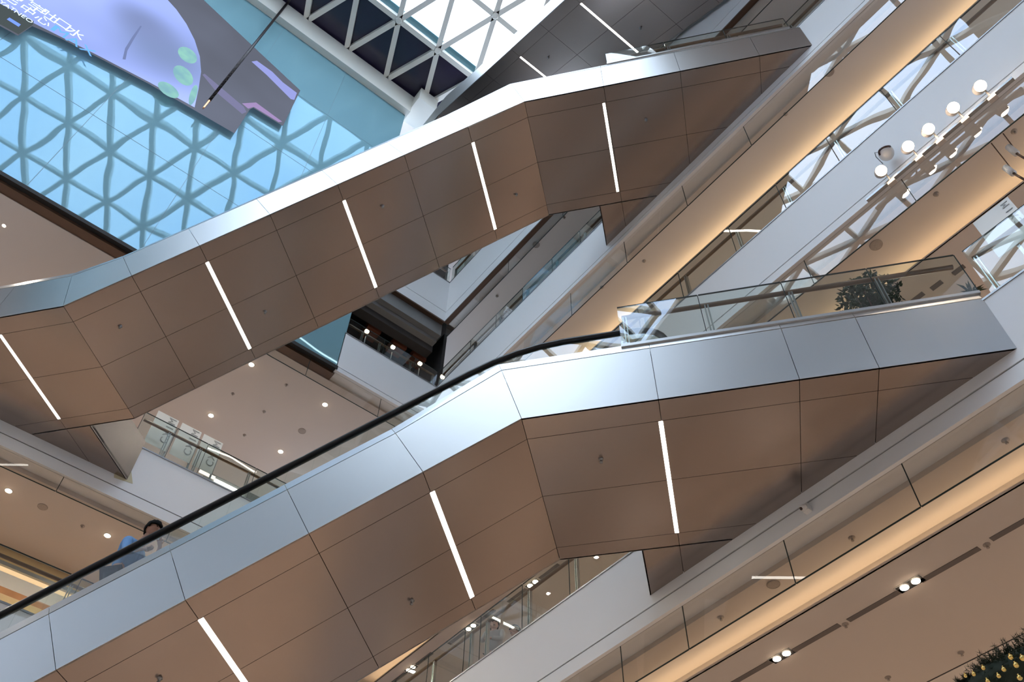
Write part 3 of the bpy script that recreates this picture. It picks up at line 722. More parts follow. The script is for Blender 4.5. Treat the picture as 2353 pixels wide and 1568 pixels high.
for (a, b), t in zip(sp_, names):
    q0 = at_z(*a, zm); q1 = at_z(*b, zm); slot(q1.x, q0.x, (q0.y+q1.y)/2, zm, t)
zn = 11.64
for i, (a, b, t) in enumerate(((1225, 1342, 'twin downlight seen through the lower railing, right of the woman'), (1083, 1442, 'twin downlight seen through the lower railing, left of the woman'),
                           (945, 1537, 'twin downlight behind the lower railing at the bottom edge'))):
    q = at_z(a, b, zn); twin(q.x, q.y, zn, t)
    slot(q.x+0.22, q.x+0.82, q.y, zn, ('air slot beside the twin lamp right of the woman', 'air slot beside the twin lamp left of the woman', 'air slot beside the lowest twin lamp behind the railing')[i])
    slot(q.x-0.82, q.x-0.22, q.y, zn, ('air slot above the twin lamp right of the woman', 'air slot between the woman and the twin lamp on her left', 'air slot above the lowest twin lamp behind the railing')[i])
for (a, b), (c_, d_), t in (((2140, 665), (2168, 650), 'short air slot behind the plant, seen through the landing glass'), ((2087, 700), (2125, 676), 'short air slot right of the leafy plant'), ((2190, 630), (2215, 610), 'short air slot at the right end of the landing glass')):
    q0 = at_z(a, b, zn); q1 = at_z(c_, d_, zn); slot(q1.x, q0.x, q0.y, zn, t)
def disc(px, py, z, r, label, group='round ceiling speakers'):
    p = at_z(px, py, z); mb = MB(); mb.lathe(p, [(r, 0.01), (r, -0.008), (r*0.9, -0.014), (r*0.88, -0.010)], 24); o = mb.build('ceiling_speaker', M['speaker']); tag(o, label, 'speaker', group)
disc(1905, 165, 16.9, 0.10, 'round grey ceiling speaker at the upper right near a small light streak')
disc(2013, 563, 11.9, 0.10, 'round grey ceiling speaker beside the glowing cove on the right')
disc(1777, 1343, 7.42, 0.09, 'round grey ceiling speaker under the lower gallery, below the pointed landing')
disc(98, 1165, 11.82, 0.10, 'round grey ceiling speaker at the left between two downlights')
disc(694, 991, 16.88, 0.10, 'round grey ceiling speaker between downlights above the lower handrail')
disc(1232, 563, 21.34, 0.10, 'round grey ceiling speaker under the upper escalator bend')
def sprinkler(px, py, z, label):
    p = at_z(px, py, z); mb = MB(); mb.lathe(p, [(0.045, 0.004), (0.045, -0.006), (0.016, -0.012), (0.012, -0.04), (0.02, -0.045), (0.02, -0.05)], 12)
    o = mb.build('sprinkler', M['speaker'], None, True); tag(o, label, 'sprinkler', 'small ceiling sprinklers')
for a, b, z, t in ((535, 905, 16.88, 'ceiling sprinkler left of the two upper downlights'), (658, 885, 16.88, 'ceiling sprinkler right of the downlight under the escalator'), (607, 946, 16.88, 'ceiling sprinkler in the middle of four downlights'),
                (562, 1000, 16.88, 'ceiling sprinkler below the middle, above the banners'), (190, 1209, 11.82, 'ceiling sprinkler left of the man in blue'), (1957, 1236, 7.42, 'ceiling sprinkler below the small corner camera, right'),
                (1656, 1419, 7.42, 'ceiling sprinkler above the lowest cove, left part'), (1480, 600, 16.9, 'ceiling sprinkler above the landing glass corner'), (1383, 660, 16.9, 'ceiling sprinkler over the black handrail bend'),
                (1805, 262, 16.9, 'ceiling sprinkler between the speaker and the cove, upper right'), (2151, 446, 11.9, 'ceiling sprinkler left of the right-hand cove'), (2330, 302, 11.9, 'ceiling sprinkler at the right edge above the white tubes'),
                (2310, 1012, 7.42, 'ceiling sprinkler at the right edge above the lowest cove'), (1142, 681, 21.34, 'ceiling sprinkler under the upper gallery, right of the white corner'), (1296, 500, 21.34, 'ceiling sprinkler beside the upper landing notch'),
                (2267, 1252, 7.16, 'flat ceiling detector between two air slots, right'), (1942, 1435, 7.16, 'flat ceiling detector between air slots, lower right'), (2208, 1500, 7.16, 'ceiling sprinkler just above the gold-ball tree'),
                (2040, 1557, 7.16, 'ceiling sprinkler at the bottom edge, right')):
    sprinkler(a, b, z, t)

# spotlight track under the level n edge
tx0, tx1 = at_y(1985, 455, -7.98).x, at_y(2330, 180, -7.98).x
mb = MB(); mb.box((tx0, -8.075, 11.93), (tx1, -8.02, 11.975)); o = mb.build('light_track', M['steel_dark']); tag(o, 'long lighting track under the white edge, holding five spotlights', 'lighting track')
for i, (a, b) in enumerate(((2253, 197), (2191, 247), (2134, 296), (2087, 336), (2025, 392))):
    p = at_y(a, b, -7.86)
    t = ('first', 'second', 'third', 'fourth', 'fifth')[i]
    root = empty('spotlight', '%s glaring spotlight of the track, counted from the upper right' % t, 'spotlight', 'five spotlights on the track', loc=p)
    ax = Vector((-0.30, 0.62, -0.72)).normalized()
    mb = MB(); mb.lathe(p - ax*0.015, [(0.085, 0.0), (0.088, -0.13), (0.06, -0.17), (0.02, -0.175)], 18, axis=ax); mb.build('lamp_body', M['ceil'], root, True)
    mb = MB(); mb.lathe(p, [(0.078, -0.012), (0.078, 0.0), (0.04, 0.02)], 16, axis=ax); mb.build('lamp_lens', M['bulb_hot'], root, True)
    mb = MB(); mb.tube([p - ax*0.10, Vector((p.x, -8.0, p.z+0.03)), Vector((p.x, -8.045, 11.90))], 0.014, 8); mb.box((p.x-0.06, -8.08, 11.86), (p.x+0.06, -8.01, 11.925)); mb.build('bracket', M['ceil'], root)
    to_local(root)

# domed camera on the level n fascia, small camera on the level m fascia
p = at_y(2036, 352, -7.93); root = empty('dome_camera', 'white dome security camera with a dark slot above the spotlight track', 'security camera', loc=p)
mb = MB(); mb.ball(p, 0.115, 20, 1, 1, 1.15); mb.build('housing', M['plastic'], root, True)
mb = MB(); ring = [p + Vector((math.cos(t)*0.09-0.02, math.sin(t)*0.07+0.075, -0.055+0.02*math.sin(2*t))) for t in [math.pi*k/10 for k in range(11)]]
mb.tube(ring, 0.016, 8); mb.build('lens_slot', M['lens'], root, True)
mb = MB(); mb.tube([p+Vector((0.02, 0, 0.1)), p+Vector((0.05, -0.02, 0.17)), Vector((p.x+0.05, YA, p.z+0.16))], 0.02, 8); mb.build('bracket_arm', M['plastic'], root, True)
mb = MB(); mb.tube([p+Vector((0.07, 0.03, 0.10)), p+Vector((0.12, 0.03, 0.17)), p+Vector((0.15, -0.03, 0.15)), Vector((p.x+0.15, YA, p.z+0.10))], 0.007, 6); mb.build('cable', M['steel_dark'], root, True)
to_local(root)
p = at_y(1850, 1167, -8.03); root = empty('corner_camera', 'small white camera on the groove below the pointed landing, right', 'security camera', loc=p)
mb = MB(); mb.box((p.x-0.045, -8.10, p.z-0.05), (p.x+0.045, -8.02, p.z+0.05)); mb.lathe(p+Vector((0, 0.01, 0)), [(0.04, 0), (0.04, 0.05), (0.03, 0.065)], 16, axis=(0.3, 0.7, -0.5)); mb.build('housing', M['plastic'], root)
mb = MB(); mb.lathe(p+Vector((0.3, 0.7, -0.5)).normalized()*0.062+Vector((0, 0.01, 0)), [(0.02, 0), (0.02, 0.012), (0.01, 0.016)], 12, axis=(0.3, 0.7, -0.5)); mb.build('lens', M['lens'], root, True)
to_local(root)

# white tubes at the right edge
for (a, b, c_, d_, t) in ((2317, 338, 2336, 353, 'upper of two short white tubes hanging at the right edge'), (2310, 385, 2329, 399, 'lower of two short white tubes hanging at the right edge')):
    q0 = at_y(a, b, -8.6); q1 = at_y(c_, d_, -8.6); d = (q1-q0).normalized(); root = empty('tube_spotlight', t, 'spotlight', 'white tube lamps at the right edge', loc=q0)
    mb = MB(); mb.tube([q0, q1], 0.045, 14); mb.build('tube_housing', M['plastic'], root, True)
    mb = MB(); mb.tube([q1, q1+d*0.26+Vector((-0.02, 0, 0))], 0.016, 8); mb.tube([q1+d*0.1, Vector((q1.x-0.05, q1.y, 11.88))], 0.008, 6); mb.build('stem', M['brown'], root, True)
    to_local(root)

# banners behind the level n railing (short side) and a stand-in for a mirrored sign beside the lower landing
def letters(txt, parent, origin, right, up, size, m_, ext=0.002):
    cu = bpy.data.curves.new('lettering', 'FONT'); cu.body = txt; cu.size = size; cu.extrude = ext; cu.align_x = 'CENTER'; cu.align_y = 'CENTER'
    o = bpy.data.objects.new('lettering_source', cu); C.objects.link(o); bpy.context.view_layer.update()
    me = bpy.data.meshes.new_from_object(o.evaluated_get(bpy.context.evaluated_depsgraph_get())); bpy.data.objects.remove(o)
    R_ = Vector(right).normalized(); U_ = Vector(up).normalized(); N_ = R_.cross(U_)
    base = Vector(parent.location) if parent is not None else Vector((0, 0, 0))
    for v in me.vertices: v.co = Vector(origin) + R_*v.co.x + U_*v.co.y + N_*v.co.z - base
    me.materials.clear(); me.materials.append(m_); me.name = 'lettering'
    t = bpy.data.objects.new('lettering', me); C.objects.link(t)
    if parent is not None: t.parent = parent
    return t
for i, (y0, y1) in enumerate(((-2.12, -2.62), (-2.70, -3.18), (-3.24, -3.72))):
    x = 15.62; t = ('left', 'middle', 'right')[i]
    root = empty('banner', '%s of three white hanging banners behind the glass railing' % t, 'banner', 'white banners behind the left railing', loc=(x, (y0+y1)/2, 13.85))
    mb = MB(); mb.box((x, y0, 13.82), (x+0.012, y1, 14.79)); mb.build('sheet', M['banner'], root)
    for k, ch in enumerate('MIXC'):
        letters(ch, root, (x-0.004, y1+0.12, 14.68-0.20*k), (0, 0, 1), (0, 1, 0), 0.24, M['ink'])
    mb = MB(); mb.box((x+0.012, y1+0.02, 13.37), (x+0.05, y1-0.02, 14.5)); mb.build('stand_pole', M['steel_dark'], root)
    lp = [c for c in root.children if c.name.startswith(('sheet', 'stand'))]
    for c in lp:
        for v in c.data.vertices: v.co -= Vector(root.location)
x0, x1 = 1.02, 0.50; root = empty('banner', 'pale board standing for a sign mirrored in the railing at the right picture edge', 'banner', loc=(0.76, -8.5, 8.87))  # solid board in place of a reflection in the glass
mb = MB(); mb.box((x1, -8.50, 9.75), (x0, -8.512, 10.60)); mb.build('sheet', M['banner'], root)
mb = MB(); mb.box((0.74, -8.512, 8.87), (0.78, -8.55, 10.3)); mb.build('stand_pole', M['steel_dark'], root); to_local(root)
for k, ch in enumerate('MIXC'): letters(ch, root, (0.58, -8.496, 10.50-0.14*k), (0, 0, 1), (1, 0, 0), 0.14, M['ink'])

# linear lamps behind the level n railing
q0 = at_x(460, 1080, 15.7); q1 = at_x(494, 1101, 15.7)
mb = MB(); mb.box((15.7, q0.y, q0.z-0.03), (15.76, q1.y, q0.z+0.02)); o = mb.build('linear_lamp', emission_mat('soft_strip', (1, 0.86, 0.76), 1.2)); tag(o, 'dim linear lamp behind the glass, below the banners', 'linear lamp', 'linear lamps behind the left railing')
q0 = at_x(495, 1101, 15.7); q1 = at_x(560, 1136, 15.7)
mb = MB(); mb.box((15.7, q0.y, q0.z-0.02), (15.76, q1.y, q0.z+0.01)); o = mb.build('linear_lamp', M['led']); tag(o, 'bright linear lamp behind the glass, touching the lower handrail', 'linear lamp', 'linear lamps behind the left railing')
cn = MB(); cn.box((15.9, -8.0, 13.38), (16.3, -3.8, 13.95)); o = cn.build('display_counter', M['brown']); tag(o, 'low brown counter behind the left railing, right of the banners', 'counter')

# dark shop: glowing balls standing for reflected downlights, brown shades
for a, b, x, t in ((843, 762, 14.3, 'round lamp reflection at the short railing, nearest the blue glass'), (903, 798, 14.3, 'round lamp reflection at the short railing, middle of three'), (965, 836, 14.3, 'round lamp reflection at the short railing, nearest the corner'),
                (1017, 866, 13.95, 'small round lamp reflection in the railing corner of the dark shop'), (1016, 657, 14.3, 'round lamp reflection in the highest dark opening, near the white column'), (979, 636, 14.3, 'round lamp reflection in the highest dark opening, beside the escalator')):
    p = at_x(a, b, x); zf_ = 18.47 if b > 700 else 23.5
    root = empty('lamp_reflection', t, 'lamp', 'lamp reflections before the dark shops', loc=(p.x, p.y, zf_))
    mb = MB(); mb.ball(p, 0.065, 16); mb.build('globe', M['globe'], root, True)
    mb = MB(); mb.tube([(p.x, p.y, zf_), (p.x, p.y, p.z-0.055)], 0.012, 8); mb.lathe((p.x, p.y, zf_), [(0.07, 0), (0.07, 0.015), (0.02, 0.02)], 16); mb.build('stand', M['steel_dark'], root, True)  # stand made up to carry the reflected light
    to_local(root)
for y, t in ((-6.36, 'brown hanging box shade in the dark shop, nearest the blue glass'), (-7.26, 'brown hanging box shade in the dark shop, middle one'), (-7.95, 'brown hanging box shade in the dark shop, nearest the corner')):
    root = empty('box_shade', t, 'hanging shade', 'brown shades in the dark shop', loc=(14.9, y, 20.5))
    mb = MB(); mb.box((14.75, y-0.22, 20.48), (15.2, y+0.22, 20.75)); mb.build('shade', M['boxbrown'], root)
    mb = MB(); mb.tube([(14.97, y, 20.75), (14.97, y, 21.34)], 0.012, 6); mb.build('rod', M['steel_dark'], root); to_local(root)

# rod hanging in front of the screen
a_ = at_x(466, 250, 13.5); b_ = at_x(666, 0, 13.5); dd_ = (b_-a_).normalized()
root = empty('hanging_rod', 'long dark hanging rod with a copper tip in front of the screen', 'hanging rod', loc=a_)
mb = MB(); mb.tube([a_+dd_*0.55, b_+dd_*0.6], [0.045, 0.045], 10); mb.build('rod', M['pole'], root, True)
mb = MB(); mb.tube([a_, a_+dd_*0.1, a_+dd_*0.5, a_+dd_*0.55], [0.012, 0.03, 0.03, 0.045], 10); mb.build('tip', M['copper'], root, True)
mb = MB(); mb.tube([b_+dd_*0.6, b_+dd_*((ROOF-0.1-b_.z)/dd_.z)], 0.01, 6); mb.build('cable', M['steel_dark'], root, True)
to_local(root)

# ------------------------------------------------------------------ big LED screen on the blue glass
def screen_mat(name, col, st=1.0, col2=None, sc=1.0):
    mt = bpy.data.materials.new(name); mt.use_nodes = True; n = mt.node_tree.nodes; l = mt.node_tree.links; n.clear()
    o = n.new('ShaderNodeOutputMaterial'); e = n.new('ShaderNodeEmission'); e.inputs[1].default_value = st
    tc = n.new('ShaderNodeTexCoord'); t = n.new('ShaderNodeTexNoise'); t.inputs['Scale'].default_value = sc; t.inputs['Detail'].default_value = 2
    r = n.new('ShaderNodeValToRGB'); r.color_ramp.elements[0].position = 0.35; r.color_ramp.elements[1].position = 0.65
    r.color_ramp.elements[0].color = (*(col2 or col), 1); r.color_ramp.elements[1].color = (*col, 1)
    l.new(tc.outputs['Object'], t.inputs['Vector']); l.new(t.outputs['Fac'], r.inputs['Fac']); l.new(r.outputs['Color'], e.inputs[0]); l.new(e.outputs[0], o.inputs[0])
    return mt
XS = 13.70
root = empty('video_screen', 'large video screen on the blue glass showing a lilac shape and white characters', 'video screen', loc=(XS, 2.0, 24.0))
def flat(name, pts, m_, x, t=0.0, parent=root):
    mb = MB(); P = [at_x(a, b, XS) for a, b in pts]; P = [Vector((x, p.y, p.z)) for p in P]
    mb.slab(P, (0.004 if not t else t, 0, 0)); o = mb.build(name, m_, parent); 
    for v in o.data.vertices: v.co -= Vector(root.location)
    return o
outline = [(-160, -60), (468-90, -62), (468, 0), (690, 208), (651, 288), (583, 246), (575, 250), (540, 305), (345, 192), (230, 132), (140, 86), (75, 58), (42, 80), (0, 57), (-90, 8)]
flat('display_panel', outline, screen_mat('screen_slate', (0.125, 0.14, 0.19), 1.0, (0.10, 0.11, 0.145), 0.25), XS, 0.03)
body = [(-60, -50), (330, -60), (372, -14), (385, 0), (405, 22), (428, 55), (447, 92), (459, 130), (462, 165), (456, 205), (447, 247), (345, 190), (230, 130), (75, 52), (0, 14), (-60, -14)]
flat('lilac_shape', body, screen_mat('screen_lilac', (0.37, 0.47, 0.96), 1.0, (0.27, 0.35, 0.72), 0.22), XS-0.006)
def shade_by_distance(mt, px, py, r0, r1, col):
    n = mt.node_tree.nodes; l = mt.node_tree.links; p = at_x(px, py, XS) - Vector(root.location)
    e = [q for q in n if q.type == 'EMISSION'][0]; src = e.inputs[0].links[0].from_socket
    tc = n.new('ShaderNodeTexCoord'); vm = n.new('ShaderNodeVectorMath'); vm.operation = 'DISTANCE'; vm.inputs[1].default_value = (0, p.y, p.z)
    mp = n.new('ShaderNodeMapping'); mp.inputs['Scale'].default_value = (0, 1, 1); l.new(tc.outputs['Object'], mp.inputs[0]); l.new(mp.outputs[0], vm.inputs[0])
    mr = n.new('ShaderNodeMapRange'); mr.interpolation_type = 'SMOOTHSTEP'; mr.inputs['From Min'].default_value = r0; mr.inputs['From Max'].default_value = r1
    mr.inputs['To Min'].default_value = 1.0; mr.inputs['To Max'].default_value = 0.0; l.new(vm.outputs['Value'], mr.inputs['Value'])
    mx = n.new('ShaderNodeMix'); mx.data_type = 'RGBA'; l.new(mr.outputs[0], mx.inputs[0]); l.new(src, mx.inputs[6]); mx.inputs[7].default_value = (*col, 1)
    l.new(mx.outputs[2], e.inputs[0])
lil = bpy.data.materials['screen_lilac']
shade_by_distance(lil, 375, 115, 0.2, 2.4, (0.19, 0.25, 0.45)); shade_by_distance(lil, 330, 55, 0.1, 1.3, (0.19, 0.24, 0.44))
flat('fold_line', [(322, 60), (325, 62), (305, 95), (292, 118), (288, 138), (281, 137), (287, 112), (303, 86)], screen_mat('screen_fold', (0.15, 0.19, 0.36), 1.0), XS-0.018)
gm = screen_mat('screen_green', (0.25, 0.52, 0.45), 1.0, (0.19, 0.38, 0.44), 2.0)
for k, (cx_, cy_, rx, ry, an) in enumerate(((430, 128, 25, 15, 0.65), (420, 175, 28, 17, 0.8), (386, 208, 28, 13, 0.6), (443, 220, 8, 24, 0.3))):
    flat('green_patch', [(cx_+rx*math.cos(t)*math.cos(an)-ry*math.sin(t)*math.sin(an), cy_+rx*math.cos(t)*math.sin(an)+ry*math.sin(t)*math.cos(an)) for t in [2*math.pi*i/18 for i in range(18)]], gm, XS-0.024-0.001*k)
flat('dark_caption_box', [(-90, -38), (0, 10), (77, 50), (75, 58), (42, 80), (0, 57), (-90, 8)], screen_mat('screen_dark', (0.06, 0.075, 0.08), 1.0), XS-0.018)
flat('blue_button', [(15, 46), (21, 42), (47, 58), (42, 63)], screen_mat('screen_button', (0.17, 0.30, 0.90), 1.0), XS-0.024)
flat('pale_streak', [(578, 142), (590, 140), (625, 165), (650, 190), (682, 214), (676, 230), (668, 228), (640, 200), (612, 172)], screen_mat('screen_streak', (0.26, 0.29, 0.62), 1.0), XS-0.008)
flat('pink_shape', [(556, 238), (588, 236), (648, 280), (640, 281), (583, 246), (570, 250)], screen_mat('screen_pink', (0.30, 0.22, 0.42), 1.0), XS-0.008)
flat('pale_streak', [(465, 172), (470, 170), (560, 246), (566, 258), (556, 262), (500, 215)], screen_mat('screen_streak_dim', (0.17, 0.17, 0.29), 1.0), XS-0.008)
wt_ = screen_mat('screen_white_text', (0.72, 0.90, 1.0), 1.1); bl_ = screen_mat('screen_blue_text', (0.15, 0.42, 1.0), 1.0)
def stext(ch, px, py, size, m_=None):
    p = at_x(px, py, XS); letters(ch, root, (XS-0.03, p.y, p.z), (0, -1, 0), (0, 0, 1), size, m_ or wt_, 0.002)
for ch, a, b in (('毛', 22, -2), ('了', 53, 0), ('宇', 82, 22), ('吐', 112, 39), ('口', 142, 58), ('水', 172, 79)): stext(ch, a, b, 0.46)
for ch, a, b in (('中', 62, 26), ('心', 97, 50)): stext(ch, a, b, 0.40)
for ch, a, b in (('Y', 4, 8), ('A', 15, 16), ('T', 28, 23), ('N', 40, 32), ('E', 53, 40), ('O', 66, 49)): stext(ch, a, b, 0.22)
for ch, a, b in (('I', 122, 66), ('M', 138, 76), ('A', 168, 97), ('X', 200, 118)): stext(ch, a, b, 0.5, bl_)

# ------------------------------------------------------------------ people
def skin_mesh(name, nodes, edges, material, parent, sub=2, root_i=0):
    """nodes: (x,y,z,rx[,ry]); grown with a Skin modifier"""
    me = bpy.data.meshes.new(name); me.from_pydata([n[:3] for n in nodes], edges, []); me.update()
    o = bpy.data.objects.new(name, me); C.objects.link(o); o.parent = parent
    md = o.modifiers.new('skin', 'SKIN'); md.use_smooth_shade = True
    for i, n in enumerate(nodes):
        sv = me.skin_vertices[0].data[i]; sv.radius = (n[3], n[4] if len(n) > 4 else n[3]); sv.use_root = (i == root_i)
    sb = o.modifiers.new('subd', 'SUBSURF'); sb.levels = sub; sb.render_levels = sub
    me.materials.append(material); return o
def person(label, loc, fwd, mats, pose, head_tilt, bun=False):
    """local frame: x forward, y left, z up; the Empty turns it"""
    root = empty('person', label, 'person', loc=loc); root.rotation_euler = (0, 0, math.atan2(fwd[1], fwd[0]))
    J = pose
    # body: pelvis, spine, neck, legs, arms in one skin
    N = []; E_ = []
    def n(p, r, r2=None): N.append((*p, r, r2 or r)); return len(N)-1
    pel = n(J['pel'], .13, .11); sp = n(J['spine'], .115, .10); ch = n(J['chest'], .13, .11); nk = n(J['neck'], .055); hd = n(J['skull'], .05)
    E_ += [(pel, sp), (sp, ch), (ch, nk), (nk, hd)]
    for s in (1, -1):
        h = n((J['pel'][0], J['pel'][1]+s*.09, J['pel'][2]-.06), .085); k = n((J['pel'][0]+.03, J['pel'][1]+s*.10, .47), .058); a = n((J['pel'][0]-.02, J['pel'][1]+s*.10, .08), .036)
        t = n((J['pel'][0]+.14, J['pel'][1]+s*.11, .035), .032); E_ += [(pel, h), (h, k), (k, a), (a, t)]
        S_ = n(J['sh%d' % s], .055); el = n(J['el%d' % s], .040); wr_ = n(J['wr%d' % s], .026); pm_ = n(J['pm%d' % s], .036, .016)
        E_ += [(ch, S_), (S_, el), (el, wr_), (wr_, pm_)]
    skin_mesh('body', N, E_, mats['skin'], root)
    # hands: four fingers and a thumb each
    for s in (1, -1):
        w_ = Vector(J['wr%d' % s]); p_ = Vector(J['pm%d' % s]); d = (p_-w_).normalized(); sd = Vector(J.get('side%d' % s, (0, 1, 0))); sd = (sd - d*sd.dot(d)).normalized(); nm = d.cross(sd)
        for k in range(4):
            o_ = p_ + sd*(0.027-0.018*k); ln = (.034, .040, .037, .028)[k]
            q = [o_-d*.015, o_+d*ln*.7, o_+d*ln*1.3+nm*.014, o_+d*ln*1.6+nm*.034]
            skin_mesh('finger', [(*v, r) for v, r in zip(q, (.0095, .009, .008, .007))], [(0, 1), (1, 2), (2, 3)], mats['skin'], root, 1)
        o_ = w_ + (p_-w_)*0.4 + sd*0.026; q = [o_, o_+sd*.02+d*.025, o_+sd*.026+d*.055+nm*.01]
        skin_mesh('thumb', [(*v, r) for v, r in zip(q, (.011, .010, .008))], [(0, 1), (1, 2)], mats['skin'], root, 1)
    # clothes
    N2 = [(*J['pel'], .155, .13), (*J['spine'], .145, .125), (*J['chest'], .165, .135), (J['chest'][0]*.45+J['neck'][0]*.55, J['chest'][1], J['chest'][2]*.4+J['neck'][2]*.6, .085, .08)]
    E2 = [(0, 1), (1, 2), (2, 3)]
    for s in (1, -1):
        a = Vector(J['el%d' % s]); b = Vector(J['wr%d' % s]); c = a + (b-a)*J.get('sleeve', 0.75)
        N2 += [(*J['sh%d' % s], .070, .070), (*a, .052), (*c, .042)]; i = len(N2)-3; E2 += [(2, i), (i, i+1), (i+1, i+2)]
    skin_mesh('shirt', N2, E2, mats['top'], root)
    pz = J['pel']; N3 = [(pz[0], pz[1], pz[2]-.01, .15, .125)]; E3 = []
    for s in (1, -1):
        N3 += [(pz[0], pz[1]+s*.09, pz[2]-.08, .10), (pz[0]+.03, pz[1]+s*.10, .47, .075), (pz[0]-.02, pz[1]+s*.10, .09, .06)]; i = len(N3)-3; E3 += [(0, i), (i, i+1), (i+1, i+2)]
    skin_mesh('trousers', N3, E3, mats['legs'], root)
    for s in (1, -1):
        mb = MB(); mb.ball((pz[0]+.05, pz[1]+s*.105, .04), .05, 12, 2.6, 1.0, .8); mb.build('shoe', M['rubber'], root, True)
    # head
    R_ = Matrix.Rotation(head_tilt[0], 3, 'Y') @ Matrix.Rotation(head_tilt[1], 3, 'Z'); c = Vector(J['head'])
    mb = MB(); mb.ball(c, .1, 24, .98, .78, 1.12, R_); mb.ball(c + R_ @ Vector((.028, 0, -.055)), .07, 18, .95, .78, .95, R_)
    mb.ball(c + R_ @ Vector((.104, 0, -.02)), .017, 10, 1.1, .8, 1.5, R_)      # nose
    for s in (1, -1): mb.ball(c + R_ @ Vector((-.005, s*.078, -.012)), .026, 10, .6, .35, 1.1, R_)
    mb.build('head', mats['skin'], root, True)
    mb = MB()
    for s in (1, -1): mb.ball(c + R_ @ Vector((.090, s*.032, .012)), .011, 8, .5, 1.2, .7, R_)
    mb.build('eyes', M['hair'], root, True)
    mb = MB(); mb.ball(c + R_ @ Vector((.090, 0, -.065)), .02, 8, .5, 1.2, .35, R_); mb.build('mouth', M['lens'], root, True)
    # hair: the skull shell above the brow line, with fringe
    bmx = bmesh.new(); bmesh.ops.create_uvsphere(bmx, u_segments=28, v_segments=18, radius=1)
    vs = []; idx = {}; fs = []
    rnd = random.Random(3)
    for f_ in bmx.faces:
        cc = f_.calc_center_median()
        if cc.z > 0.24 or (cc.x < 0.12 and cc.z > -0.15) or (cc.x < -0.30 and cc.z > -0.72):
            fs.append(tuple(idx.setdefault(v.index, len(idx)) for v in f_.verts))
    bmx.verts.ensure_lookup_table(); vs = [None]*len(idx)
    for a, b in idx.items():
        q = bmx.verts[a].co; k = 1.0 + 0.03*math.sin(q.x*13+q.y*9) + 0.02*rnd.random()
        vs[b] = c + R_ @ Vector((q.x*.112*k+.002, q.y*.092*k, q.z*.124*k + .004))
    bmx.free(); o = new_obj('hair', vs, fs, mats['hair'], root, True)
    so = o.modifiers.new('thick', 'SOLIDIFY'); so.thickness = 0.014; so.offset = 0.2
    if bun:
        mb = MB(); mb.tube([c+R_ @ Vector((-.09, 0, -.02)), c+R_ @ Vector((-.13, 0, -.06)), c+R_ @ Vector((-.12, 0.02, -.16)), c+R_ @ Vector((-.10, .03, -.24))], [.028, .032, .026, .010], 10); mb.build('ponytail', mats['hair'], root, True)
    return root
def at_l(px, py, l):  # a pixel's ray on a plane parallel to the lower escalator's side
    nn = Vector((AW[0], AW[1], 0)); cc = nn.dot(Vector((Ol[0], Ol[1], 0))) + l; r = ray(px, py); return r*(cc/nn.dot(r))
hp = at_l(349, 1222, 0.74); sz = 7.92 + ((hp.x-Ol[0])*UD[0] + (hp.y-Ol[1])*UD[1])*0.5785 + 0.955
man_z = hp.z - 1.555 + 0.035
pose = {'pel': (-.22, 0, .86), 'spine': (-.20, 0, 1.02), 'chest': (-.15, 0, 1.19), 'neck': (-.05, 0, 1.39), 'skull': (-.01, 0, 1.50), 'head': (.0, 0, 1.555),
        'sh1': (-.14, .18, 1.25), 'el1': (.0, .25, 1.05), 'wr1': (.12, .12, 1.34), 'pm1': (.115, .06, 1.41), 'side1': (1, 0, 0.2),
        'sh-1': (-.14, -.18, 1.25), 'el-1': (-.05, -.25, 1.0), 'wr-1': (.15, -.24, 1.02), 'pm-1': (.23, -.22, 1.03), 'sleeve': .7}
root = person('man with black hair in a light blue shirt riding the lower escalator', (hp.x, hp.y, man_z), UD,
       {'skin': M['skin'], 'top': M['shirt'], 'legs': M['trouser'], 'hair': M['hair']}, pose, (0.10, -0.15))
o = MB(); o.box((.10, .035, 1.405), (.118, .075, 1.52)); ph = o.build('phone', M['plastic']); ph.location = root.location; ph.rotation_euler = root.rotation_euler
tag(ph, 'small white phone held to the chin of the man in blue', 'phone')
hp = at_y(1138, 1440, -9.0)
pose2 = {'pel': (-.02, 0, .88), 'spine': (0, 0, 1.07), 'chest': (.02, 0, 1.24), 'neck': (.04, 0, 1.38), 'skull': (.05, 0, 1.46), 'head': (.05, 0, 1.50),
         'sh1': (.02, .17, 1.31), 'el1': (.14, .22, 1.08), 'wr1': (.22, .02, 1.10), 'pm1': (.22, -.06, 1.11), 'side1': (0, 0, 1),
         'sh-1': (.02, -.17, 1.31), 'el-1': (.18, -.19, 1.10), 'wr-1': (.18, -.08, 1.30), 'pm-1': (.17, -.05, 1.37), 'side-1': (1, 0, 0), 'sleeve': .95}
person('woman in a pale blouse with her hand at her chin, behind the lower glass railing', (hp.x, -9.0, max(8.87, hp.z-1.50)), (-0.45, 0.9),
       {'skin': M['skin_pale'], 'top': M['blouse'], 'legs': M['trouser'], 'hair': M['hair_b']}, pose2, (0.0, 0.5), True)
hp = at_y(1189, 1449, -9.45)
pose3 = dict(pose2); pose3['wr1'] = (.2, .2, .95); pose3['pm1'] = (.22, .2, .88); pose3['wr-1'] = (.2, -.2, .95); pose3['pm-1'] = (.22, -.2, .88)
person('dark-haired person of whom only the crown shows above the white edge, right of the woman', (hp.x, -9.45, 8.87), (0.2, 1.0),
       {'skin': M['skin_pale'], 'top': M['blouse'], 'legs': M['trouser'], 'hair': M['hair']}, pose3, (0.0, 0.0))

